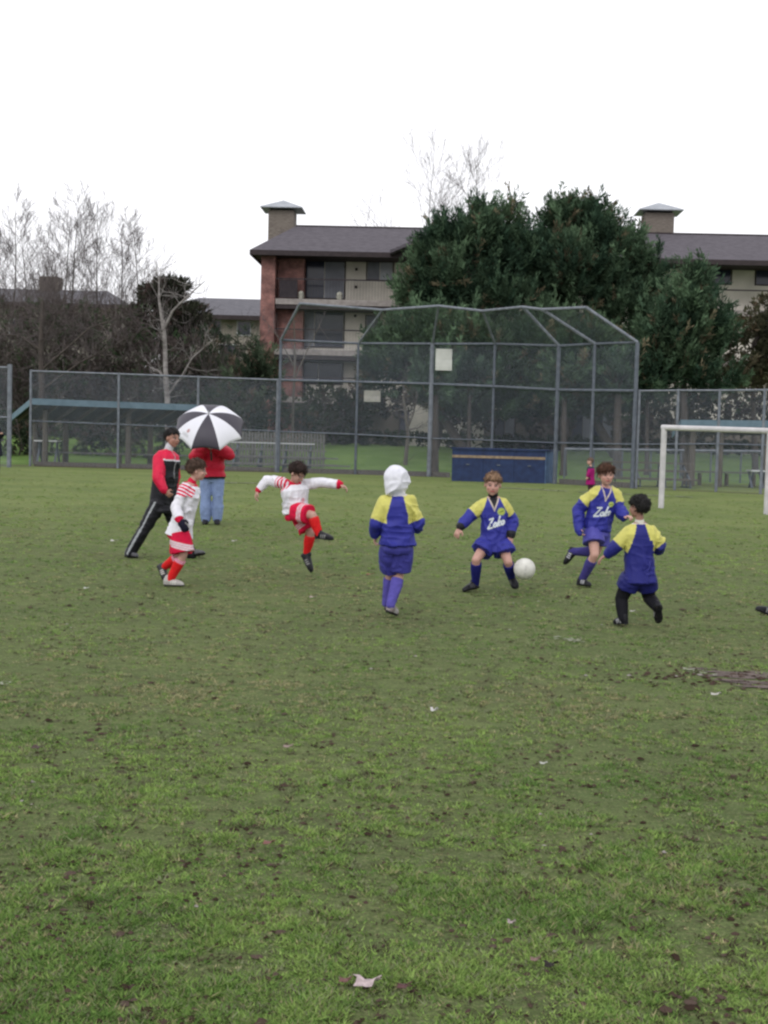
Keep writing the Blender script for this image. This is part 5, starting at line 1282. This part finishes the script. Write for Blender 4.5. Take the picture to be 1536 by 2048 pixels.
p.shorts(RED, .030, .92, red_stripe, flare=1.2, m='cloth', hipw=1.1); p.socks((.66, .018, .02), .20, band=(.70, .30, .40)); p.shoes({'a': (.42, .40, .38), 'b': (.05, .05, .055)}, BLK, (.60, .58, .55)); collar(p, RED, .046, .02)

# kicker
O2, K2 = (480, 900), 6.4
p = Person(O2, K2, (880, 1625), 'dark haired boy in white and red kit kicking the ball with both arms flung wide',
    dict(head=(735, 300, -.06), neck=(690, 430, 0), sa=(565, 415, -.02), sb=(830, 425, .06), ea=(355, 385, .10), wa=(228, 520, .06), eb=(1050, 415, .02), wb=(1275, 442, -.04),
         ha=(690, 790, -.07), hb=(745, 800, .08), ka=(930, 835, -.24), na=(1010, 1080, -.26), kb=(905, 1065, .02), nb=(852, 1320, .08)),
    hsc=0.95, S=1.08, fwd_head=(.72, -.45, -.62), up_head=(.35, -.25, .8), hair=(.030, .016, .013), skin=SKIN * .88, vox=.0065)
fix_feet(p, dict(a=((975, 1125, -.24), (1185, 1150, -.34)), b=((795, 1350, .10), (905, 1560, .02))), O2, K2)
p.body(hands=dict(a=((-.35, 0, -1), (-1, -.3, 0), .9), b=((.85, -.1, -.35), (0, 0, 1), .9)))
p.hairdo(fringe=.40, tuft=.009, seed=9, length=1.4, crown=1.12); white_shirt(p, hem=-.02, flare=1.02, stripes=(('a', -.55, .42), ('b', -.5, -.1)), seed=11, fat=1.12, amp=.012)
def tri(s, V, C):
    for k in 'ab':
        h, kn = np.array(s.J['h' + k]), np.array(s.J['k' + k]); ab = kn - h; t = (V - h) @ ab / ab.dot(ab); d = np.linalg.norm(V - (h + np.clip(t, 0, 1)[:, None] * ab), axis=1)
        for a in (.48, .56, .64): C[(np.abs(t - a) < .022) & (d < .12)] = (.72, .66, .70)
p.shorts(RED, .026, .82, tri, flare=1.08, m='cloth'); p.socks((.66, .018, .02), .12, band=(.66, .03, .03)); p.shoes(BLK, BLK, (.25, .25, .25)); collar(p, RED, .046, .02)

# boy in the white hood, seen from behind
O3, K3 = (720, 920), 6.206
p = Person(O3, K3, (380, 1960), 'boy seen from behind with a white hood, blue and yellow shirt, long blue shorts',
    dict(head=(458, 268), neck=(468, 425), sa=(630, 500, .0), sb=(290, 500, 0), ea=(705, 775, .02), wa=(690, 840, .17), eb=(200, 790, -.02), wb=(190, 925, .10),
         ha=(535, 1040, .02), hb=(385, 1030, 0), ka=(490, 1400, .08), na=(380, 1800, -.04), kb=(385, 1395, .14), nb=(325, 1780, .20)),
    hsc=1.04, S=1.05, fwd_head=(.75, .66, -.05), up_head=(0, .05, 1), hair=(.3, .3, .3), skin=SKIN, vox=.0065)
fix_feet(p, dict(a=((345, 1880, -.06), (440, 1955, .08)), b=((335, 1850, .22), (390, 1935, .36))), O3, K3)
p.body(hands=dict(a=((-.2, .8, .2), (0, 0, 1), 1.0), b=((-.05, .25, -1), (-1, 0, 0), 1.1)))
blue_shirt(p, hem=-.02, flare=1.10, sl=.026, vneck=False, badge=False, logo=False, raglan=(.046, .088), yel_t=.86, collar=(.62, .58, .50), seed=12, fat=1.08, amp=.011)
def hood(p, col=(.74, .74, .80)):
    q = Sol(); S = p.HS; c, f, u, r = p.hc, p.hf, p.hu, p.hr; R = (r, f, u)
    q.ell(c + u * .024 * S - f * .010 * S, R, (.086 * S, .102 * S, .098 * S), 36); q.ell(c - u * .018 * S - f * .012 * S, R, (.085 * S, .100 * S, .098 * S), 36)
    q.chain([(c - u * .05 * S - f * .02 * S, .078 * S), (p.neck + p.up * .005 * S, .062 * S)]); q.ell(c + f * .070 * S + u * .012 * S, R, (.062 * S, .050 * S, .060 * S), 14)
    me = q.fuse(.0065, 14, .6); ruffle(me, .011, 8, dirv=(1, 1, .8), seed=6); V = verts(me)
    l = (V - np.array(c)) / S; y = l @ np.array(f); z = l @ np.array(u); x = l @ np.array(r)
    bm = bmesh.new(); bm.from_mesh(me); bm.verts.ensure_lookup_table()
    bmesh.ops.delete(bm, geom=[bm.verts[i] for i in np.nonzero((y > .062) & (z < .012) & (np.abs(x) < .052))[0]], context='VERTS'); bm.to_mesh(me); bm.free()
    painted('hood', me, np.tile(np.array(col), (len(me.vertices), 1)), M['cloth'], p.root)
hood(p); p.shorts(BLUE * np.array([1.5, 1.3, .95]), .024, .89, None, flare=1.12, hipw=1.0, amp=.007); p.socks(PURP, .20); p.shoes((.26, .22, .22), BLK, (.5, .5, .5)); collar(p, (.62, .58, .50), .066, .004, 'neckband')

# fair haired boy facing the ball
O4, K4 = (880, 920), 6.98
p = Person(O4, K4, (700, 1845), 'fair haired boy in blue and yellow kit and black polo neck facing the ball',
    dict(head=(737, 345, -.02), neck=(742, 515, 0), sa=(600, 600, 0), sb=(888, 590, 0), ea=(400, 800, -.02), wa=(272, 950, -.12), eb=(1000, 820, .05), wb=(992, 1060, -.06),
         ha=(690, 1120, 0), hb=(845, 1130, 0), ka=(505, 1390, -.12), na=(495, 1740, .04), kb=(950, 1420, -.10), nb=(1005, 1665, .10)),
    hsc=1.02, S=1.06, fwd_head=(-.05, -1, -.14), up_head=(.04, 0, 1), hair=(.25, .155, .095), skin=SKIN * np.array([1.02, .98, 1]), vox=.0065)
fix_feet(p, dict(a=((530, 1785, .04), (335, 1838, -.10)), b=((1005, 1700, .12), (1062, 1795, -.03))), O4, K4)
p.body(hands=dict(a=((-.35, -.2, -.9), (-.4, -1, 0), 1.0), b=((-.15, -.1, -1), (0, -1, 0), .9)))
p.hairdo(fringe=.30, tuft=.007, seed=15, length=1.1, crown=1.07, back=-.5, side=.10)
blue_shirt(p, hem=-.24, flare=1.30, sl=.026, br=.040, bv=-.140, lgu=-.06, inner=BLK, cuffcol=BLK, raglan=(.060, .135), yel_t=.70, seed=14, amp=.010, fat=1.0); collar(p, BLK, .050, .055, 'polo_neck')
p.shorts(BLUE, .026, .60, None, flare=1.30, hipw=1.1); p.socks(BLUE * .62, .14); p.shoes(BLK, BLK, (.10, .10, .11))

# brown haired boy running towards the camera
O5, K5 = (1090, 890), 5.389
p = Person(O5, K5, (400, 1530), 'brown haired boy in blue and yellow kit running, one leg bent behind',
    dict(head=(660, 325, -.04), neck=(650, 455, 0), sa=(535, 500, 0), sb=(762, 510, .03), ea=(350, 700, .03), wa=(365, 880, -.06), eb=(800, 690, .02), wb=(858, 775, -.16),
         ha=(515, 905, -.02), hb=(605, 900, .04), ka=(535, 1185, -.16), na=(400, 1450, .0), kb=(560, 1150, .10), nb=(285, 1150, .26)),
    hsc=0.98, S=1.08, fwd_head=(.08, -1, -.04), up_head=(-.03, 0, 1), hair=(.085, .038, .022), skin=SKIN * np.array([1.0, .97, .97]), vox=.0065)
fix_feet(p, dict(a=((352, 1505, .02), (485, 1520, -.10)), b=((280, 1105, .28), (200, 1275, .24))), O5, K5)
p.body(hands=dict(a=((.2, -.2, -.8), (-1, 0, 0), 1.0), b=((.5, -.6, .1), (0, 0, 1), 1.3)))
p.hairdo(fringe=.30, tuft=.012, seed=21, length=1.5, crown=1.06, back=-.55, side=.06)
blue_shirt(p, hem=-.02, flare=1.0, sl=.024, cuff=dict(a=1.42, b=1.0), inner=BLUE * .8, raglan=(.060, .140), yel_t=.62, seed=18, amp=.012, fat=1.0)
p.shorts(BLUE * np.array([2.4, 2.0, 1.25]), .024, .52, None, flare=1.22, hipw=1.0, leg=dict(a=.55, b=.62)); p.socks(PURP * .6, .22); p.shoes(BLK, BLK, (.55, .55, .58))

# small dark haired boy from behind
p = Person(O5, K5, (900, 1955), 'small black haired boy from behind in baggy blue shirt and black leggings',
    dict(head=(1008, 672, 0), neck=(1020, 835, 0), sa=(1140, 915, 0), sb=(900, 925, 0), ea=(1235, 1080, .02), wa=(1225, 1140, .16), eb=(775, 1085, .0), wb=(668, 1182, .04),
         ha=(1085, 1400, 0), hb=(945, 1405, 0), ka=(1120, 1640, .10), na=(1212, 1755, -.10), kb=(822, 1650, .06), nb=(842, 1870, 0)),
    hsc=0.95, S=.97, fwd_head=(-.70, .72, -.02), up_head=(0, 0, 1), hair=(.010, .009, .009), skin=SKIN * np.array([.62, .56, .54]), vox=.0065)
fix_feet(p, dict(a=((1222, 1735, -.16), (1228, 1915, -.05)), b=((885, 1925, -.02), (745, 1940, .06))), O5, K5)
p.body(hands=dict(a=((0, .8, .1), (0, 0, 1), 1.0), b=((-.7, 0, -.5), (0, 0, 1), .6)), thick=1.0)
p.hairdo(fringe=.30, tuft=.005, seed=25, length=1.2, crown=1.10, back=-.78)
B0 = BLUE.copy(); BLUE *= .68; blue_shirt(p, hem=-.14, flare=1.10, sl=.028, vneck=False, badge=False, logo=False, raglan=(.036, .082), yel_t=.92, collar=(.62, .58, .50), seed=24, fat=1.04, amp=.012); collar(p, (.60, .58, .50), .047, .006, 'neckband')
BLUE[:] = B0; p.shorts(BLUE * .5, .026, .58, None, flare=1.10, hipw=1.0, amp=.006)  # shorts blue darkened: shade on the lower body put into the colour
trousers(p, BLK, .010, 1.0, None, 'leggings', 'cloth', .004); p.shoes(BLK, BLK, (.45, .45, .47))

# adult with the umbrella
p = Person(O1, K1, (1035, 1275), 'adult in red jacket and blue jeans half hidden by the umbrella',
    dict(head=(1045, 330, 0), neck=(1045, 445, 0), sa=(920, 500, 0), sb=(1170, 500, 0), ea=(868, 575, -.16), wa=(985, 490, -.36), eb=(1218, 560, -.14), wb=(1045, 470, -.36),
         ha=(990, 790, 0), hb=(1100, 790, 0), ka=(980, 1010, -.02), na=(985, 1215, .02), kb=(1105, 1005, -.02), nb=(1100, 1210, .02)),
    S=1.26, fwd_head=(0, -1, -.1), hair=(.05, .04, .03), vox=.010)
fix_feet(p, dict(a=((985, 1262, .08), (965, 1278, -.14)), b=((1100, 1256, .08), (1095, 1272, -.14))), O1, K1)
p.body(hands=dict(a=((.6, -.5, .3), (0, 0, 1), 1.5), b=((-.6, -.5, .3), (0, 0, 1), 1.5))); p.hairdo(seed=30)
def puffer(p):
    q = Sol(); p.torso_sol(q, .040, -.02, 1.0, sl=.040, fat=1.12, cuff=1.0); me = q.fuse(.010, 3, .5); V = verts(me); c = p.coords(V); N = normals(me)
    V = V + N * (np.abs(np.sin(c['v'] * 26)) * .012)[:, None]; me.vertices.foreach_set('co', V.astype(np.float32).ravel()); me.update(); ruffle(me, .010, 9, seed=6)
    C = np.tile(RED * np.array([.85, .9, .7]), (len(V), 1)); C[c['p'] < .02] = BLK; C[(c['ta'] > .25) & (c['ta'] < .62) & (c['da'] < .12) & (V[:, 2] < p.sa.z - .05)] = BLK * 2
    painted('jacket', me, C, M['satin'], p.root)
puffer(p)
def denim(s, V, C): C *= (.75 + .55 * fnoise(V, 7, 3))[:, None]
trousers(p, (.235, .31, .52), .020, 1.35, denim, 'jeans', 'cloth', .008, 5, .98); p.shoes((.02, .02, .025), BLK)

def umbrella():
    sc = K1; Y0 = p.Y0; apex = P(O1[0] + 1010 / sc, O1[1] + 140 / sc, Y0 - 1.0); s_ = FPX / (Y0 - 1.0)
    ax = Vector((.02, -math.cos(math.radians(52)), math.sin(math.radians(52)))).normalized(); X = Vector((1, 0, 0)); X = (X - ax * X.dot(ax)).normalized(); Yv = ax.cross(X)     # Yv: up the picture
    RR = .585; D = .30; root = empty('umbrella', apex, 'large black and white panelled umbrella tilted towards the camera', 'umbrella')
    mw = mat('white_gore', (.72, .72, .77), (.64, .64, .70), 3, .6); mk = mat('black_gore', (.055, .050, .066), (.042, .038, .052), 3, .5); mr = mat('umbrella_print', (.55, .25, .26), (.45, .3, .3), 30, .7); mg = mat('umbrella_print_grey', (.42, .42, .42), None, rough=.7)
    def pt(th, t, sag=1.0, off=0.0):
        "t: 0 apex .. 1 rim"
        ph = t * 1.12; r = RR * math.sin(ph) / math.sin(1.12); z = -D * (1 - math.cos(ph)) / (1 - math.cos(1.12))
        g = ((th - math.radians(22.5)) / math.radians(45)) % 1.0; e = 1 - .10 * math.sin(math.pi * g) * t ** 1.2; z2 = z + .028 * math.sin(math.pi * g) * t * 0
        r *= e; z2 += .030 * math.sin(math.pi * g) * (t ** 3)
        return apex + X * math.sin(th) * (r + off) - Yv * math.cos(th) * (r + off) + ax * (z2 + off)
    for k in range(8):
        b = MB(); th0 = math.radians(-22.5 + 45 * k); n, m_ = 8, 12; vs = []
        for o in (0, -.003):
            for j in range(m_ + 1):
                for i in range(n + 1): vs.append(pt(th0 + math.radians(45) * i / n, .015 + .985 * j / m_, off=o))
        K = (n + 1) * (m_ + 1); fs = []
        for j in range(m_):
            for i in range(n): a = j * (n + 1) + i; fs.append((a, a + 1, a + n + 2, a + n + 1)); fs.append((K + a + n + 1, K + a + n + 2, K + a + 1, K + a))
        for i in range(n): a = m_ * (n + 1) + i; fs.append((a, a + 1, K + a + 1, K + a))
        b.add(vs, fs); g = b.build('canopy_panel', mw if k % 2 else mk, root, True)
        if k == 7:                                            # small faded emblem on the white panel left of the bottom one
            for nm, mt_, pts in (('emblem', mr, [(-.50, .62), (-.36, .60), (-.28, .66), (-.36, .72), (-.52, .70)]), ('emblem_lines', mg, None)):
                b = MB()
                def q2(a, t): return pt(th0 + math.radians(22.5 + a * 30), t, off=.004)
                if pts:
                    v = [q2(a + .42, t) for a, t in pts]; b.add(v + [w_ - ax * .002 for w_ in v], [(0, 1, 2, 3, 4), (9, 8, 7, 6, 5)] + [(i, (i + 1) % 5, 5 + (i + 1) % 5, 5 + i) for i in range(5)])
                else:
                    for t in (.76, .79, .82): 
                        for a in np.linspace(-.3, .2, 7): b.beam(q2(a, t), q2(a + .05, t + .004), .006, .002, ax)
                b.build(nm, mt_, g)
    for k in range(8):
        th = math.radians(-22.5 + 45 * k); b = MB(); prev = None
        for j in range(9):
            q = pt(th, .02 + .98 * j / 8, off=-.006)
            if prev is not None: b.tube(prev, q, .003, n=5)
            prev = q
        b.ball(pt(th, 1.0), .007, 6); rb = b.build('rib', M['galv_dark'], root)
        b = MB(); b.tube(apex - ax * .42, pt(th, .55, off=-.01), .0028, n=5); b.build('stretcher', M['galv_dark'], rb)
    b = MB(); b.tube(apex + ax * .05, apex - ax * .86, .007, n=8); b.build('shaft', M['galv_dark'], root); b = MB(); b.tube(apex + ax * .004, apex + ax * .06, .012, .005, n=8); b.build('tip', M['bench_wht'], root)
    b = MB(); b.tube(apex - ax * .80, apex - ax * .95, .016, n=10); b.ball(apex - ax * .95, .017, 8); b.build('handle', M['dark_trim'], root)
    print('umbrella hand', apex - ax * .85, 'wrists', p.J['wa'], p.J['wb'])
umbrella()

# little child in a magenta coat by the fence
p = Person((0, 0), 1.0, (1180, 985), 'small child in a magenta coat standing by the fence behind the running boy',
    dict(head=(1180, 923), neck=(1181.5, 933), sa=(1179, 937, -.10), sb=(1185, 937, .11), ea=(1178, 946, -.14), wa=(1175, 953, -.16), eb=(1186, 946, .14), wb=(1184, 954, .12),
         ha=(1180, 958, -.06), hb=(1182, 958, .07), ka=(1179, 970, -.05), na=(1180, 981, -.05), kb=(1183, 970, .06), nb=(1184, 981, .06)),
    S=.93, fwd_head=(-1, -.25, 0), hair=(.16, .11, .085), vox=.011)
fix_feet(p, dict(a=((1182, 985, -.05), (1175, 985, -.08)), b=((1185, 985, .05), (1179, 985, .02))), (0, 0), 1)
p.body(); p.hairdo(seed=33)
def coat(p, col, top=None):
    q = Sol(); p.torso_sol(q, .030, -.45, 1.25, sl=.026, fat=1.05); me = q.fuse(.011, 3, .5); ruffle(me, .010, 9, seed=6); V = verts(me); c = p.coords(V)
    C = np.tile(np.array(col), (len(V), 1)); 
    if top is not None: C[(c['v'] > -.06) | ((c['f'] < -.03) & (c['v'] > -.14))] = top
    painted('coat', me, C, M['cloth'], p.root)
coat(p, (.30, .012, .13), (.03, .03, .06)); trousers(p, (.05, .02, .03), .012); p.shoes((.03, .03, .03), BLK)

# adult cut by the left edge, all in dark clothes, holding a small camera
p = Person((0, 0), 1.0, (-9, 952), 'adult in dark clothes cut by the left edge, raising a small black camera',
    dict(head=(-11, 838), neck=(-11, 851), sa=(-20, 857, 0), sb=(-3, 857, 0), ea=(-22, 873, -.12), wa=(-6, 866, -.36), eb=(-1, 875, -.10), wb=(6, 868, -.34),
         ha=(-15, 893, 0), hb=(-7, 893, 0), ka=(-15, 920, -.02), na=(-15, 946, 0), kb=(-6, 920, -.02), nb=(-6, 946, 0)),
    S=1.28, fwd_head=(.3, -1, -.1), hair=(.02, .016, .014), vox=.013)
fix_feet(p, dict(a=((-16, 951, .08), (-15, 953, -.14)), b=((-7, 951, .08), (-6, 953, -.14))), (0, 0), 1)
p.body(hands=dict(a=((.6, -.3, .3), (0, 0, 1), 1.3), b=((-.2, -.5, .3), (0, 0, 1), 1.3))); p.hairdo(seed=35); coat(p, (.02, .022, .035)); trousers(p, (.02, .018, .024), .02); p.shoes(BLK, BLK)
def camera_prop(p):
    c = p.J['wa'].lerp(p.J['wb'], .5) + Vector((0, -.07, .02)); root = empty('camera', c, 'small black hand camera held up at the left edge', 'camera')
    b = MB(); b.box(c, (.12, .05, .075)); b.box(c + Vector((.02, 0, .043)), (.04, .03, .012)); b.build('camera_body', M['dark_trim'], root)
    b = MB(); b.tube(c + Vector((0, -.025, 0)), c + Vector((0, -.06, 0)), .024, n=12); b.build('lens', M['dark_trim'], root)
camera_prop(p)

# player leaving the frame at the right: only one boot shows
O6 = (1480, 1190); K6 = 27.43
p = Person((0, 0), 1.0, (1600, 1262), 'player at the right edge of whom only one lifted boot shows',
    dict(head=(1640, 1000), neck=(1640, 1024), sa=(1638, 1034, .13), sb=(1644, 1034, -.13), ea=(1622, 1072, .18), wa=(1640, 1096, .2), eb=(1668, 1070, -.16), wb=(1690, 1090, -.18),
         ha=(1634, 1108, .07), hb=(1640, 1108, -.07), ka=(1610, 1160, .05), na=(1548, 1206, .10), kb=(1650, 1170, -.10), nb=(1626, 1235, -.08)),
    S=1.05, fwd_head=(1, -.1, 0), hair=(.05, .03, .02), vox=.010)
fix_feet(p, dict(a=((1552, 1222, .10), (1513, 1218, .06)), b=((1616, 1244, -.08), (1652, 1246, -.1))), (0, 0), 1)
p.J['fa'] = (P(1549, 1236, p.Y0 + .1), P(1513, 1219, p.Y0 + .05)); p.body(); p.hairdo(seed=40); blue_shirt(p, logo=False, badge=False, vneck=False); p.shorts(BLUE, .03, .6); p.socks(BLUE, .15); p.shoes(BLK, BLK, (.35, .35, .35))

# the ball in flight
def ball():
    Y = p4Y - .15; c = P(1049, 1138, Y); bm = bmesh.new(); bmesh.ops.create_icosphere(bm, subdivisions=4, radius=.11)
    for v in bm.verts: v.co += c
    me = bpy.data.meshes.new('ball'); bm.to_mesh(me); bm.free(); me.polygons.foreach_set('use_smooth', np.ones(len(me.polygons), dtype=bool))
    V = verts(me) - np.array(c); ico = np.array([v for v in [(0, 1, 1.618), (0, -1, 1.618), (0, 1, -1.618), (0, -1, -1.618), (1, 1.618, 0), (-1, 1.618, 0), (1, -1.618, 0), (-1, -1.618, 0), (1.618, 0, 1), (1.618, 0, -1), (-1.618, 0, 1), (-1.618, 0, -1)]]) / 1.902
    d = (V / .11) @ ico.T; mx_ = np.sort(d, axis=1); seam = (mx_[:, -1] - mx_[:, -2]) < .03
    C = np.tile(np.array((.66, .65, .60)), (len(V), 1)); C[seam] = (.56, .55, .52); C *= (.9 + .2 * fnoise(V, 14, 2))[:, None]
    root = empty('soccer_ball', c, 'scuffed white soccer ball in flight beside the fair haired boy', 'ball')
    painted('ball_skin', me, C, M['boot'], root)
p4Y = G(O4[0] + 700 / K4, O4[1] + 1845 / K4).y
ball()

# fallen leaves one can tell apart
def leaf(px, py, size, col, label, curl=.35, rot=0, group=None):
    c = G(px, py, .02); b = MB(); n = 15; vs = [c + Vector((0, 0, .012))]; rr = random.Random(int(px)); 
    for i in range(n):
        t = 2 * math.pi * i / n; r = size * (1.0 if i % 3 == 0 else .62 if i % 3 == 1 else .74) * rr.uniform(.85, 1.1); x, y = r * math.cos(t), r * math.sin(t) * .75
        vs.append(c + Vector((x * math.cos(rot) - y * math.sin(rot), x * math.sin(rot) + y * math.cos(rot), .008 + curl * size * (abs(math.cos(t + .5)) ** 2) * rr.uniform(.4, 1.1))))
    k = len(vs); b.add(vs + [v - Vector((0, 0, .0015)) for v in vs], [(0, 1 + i, 1 + (i + 1) % n) for i in range(n)] + [(k, k + 1 + (i + 1) % n, k + 1 + i) for i in range(n)] + [(1 + i, k + 1 + i, k + 1 + (i + 1) % n, 1 + (i + 1) % n) for i in range(n)])
    st = Vector((math.cos(rot + .4), math.sin(rot + .4), .25)); b.beam(c + Vector((0, 0, .01)), c + st * size * 1.05 + Vector((0, 0, .01)), .003, .003)
    m_ = mat('dead_leaf', col, tuple(q * .6 for q in col), 60, .7); o = b.mesh('fallen_leaf'); off = c.copy(); o.transform(Matrix.Translation(-off)); o.materials.append(m_)
    ob = bpy.data.objects.new('fallen_leaf', o); COL.objects.link(ob); ob.location = off; tag(ob, label, 'leaf', 'single fallen leaves on the turf')
leaf(733, 1972, .046, (.52, .42, .42), 'large pale pinkish curled leaf near the bottom of the photo', .45, .1)
leaf(690, 1966, .022, (.16, .08, .07), 'small dark red leaf just left of the large pale curled leaf')
leaf(806, 1978, .026, (.10, .045, .045), 'dark red leaf just right of the large pale curled leaf')
leaf(1100, 1936, .026, (.02, .014, .012), 'nearly black curled leaf right of the large pale one', .6)
leaf(1070, 1924, .020, (.20, .13, .11), 'pinkish brown leaf beside the nearly black curled leaf')
leaf(1022, 1850, .016, (.38, .31, .31), 'small pale upright leaf between the pale curled leaf and the middle of the grass', .9)
leaf(537, 1690, .026, (.20, .09, .08), 'reddish brown leaf alone in the left part of the near grass', .5)
leaf(740, 1150, .05, (.28, .13, .085), 'orange brown leaf on the grass left of the hooded boy', .3)
leaf(868, 1424, .028, (.55, .54, .52), 'white scrap upright in the middle of the worn grass', .9)
leaf(228, 1083, .055, (.55, .53, .50), 'whitish scrap on the grass just left of the teenager', .4)
leaf(468, 1083, .045, (.55, .52, .50), 'whitish scrap between the small boy and the kicker', .4)
leaf(172, 1178, .03, (.58, .58, .55), 'small white scrap on the left part of the field', .4)
leaf(625, 1196, .04, (.42, .34, .30), 'pale tan leaf below the kicker', .4)
leaf(1430, 1391, .04, (.48, .46, .42), 'pale scrap just below the muddy streak at the right', .3)
leaf(1265, 1224, .03, (.52, .50, .46), 'pale scrap between the feet of the small black haired boy', .3)
leaf(1086, 1530, .022, (.42, .42, .38), 'pale leaf bit right of centre in the near grass', .4)
leaf(75, 1498, .035, (.07, .045, .04), 'dark leaf near the left edge of the near grass', .4)
leaf(575, 1496, .03, (.30, .22, .20), 'dull pinkish leaf in the middle left grass', .3)
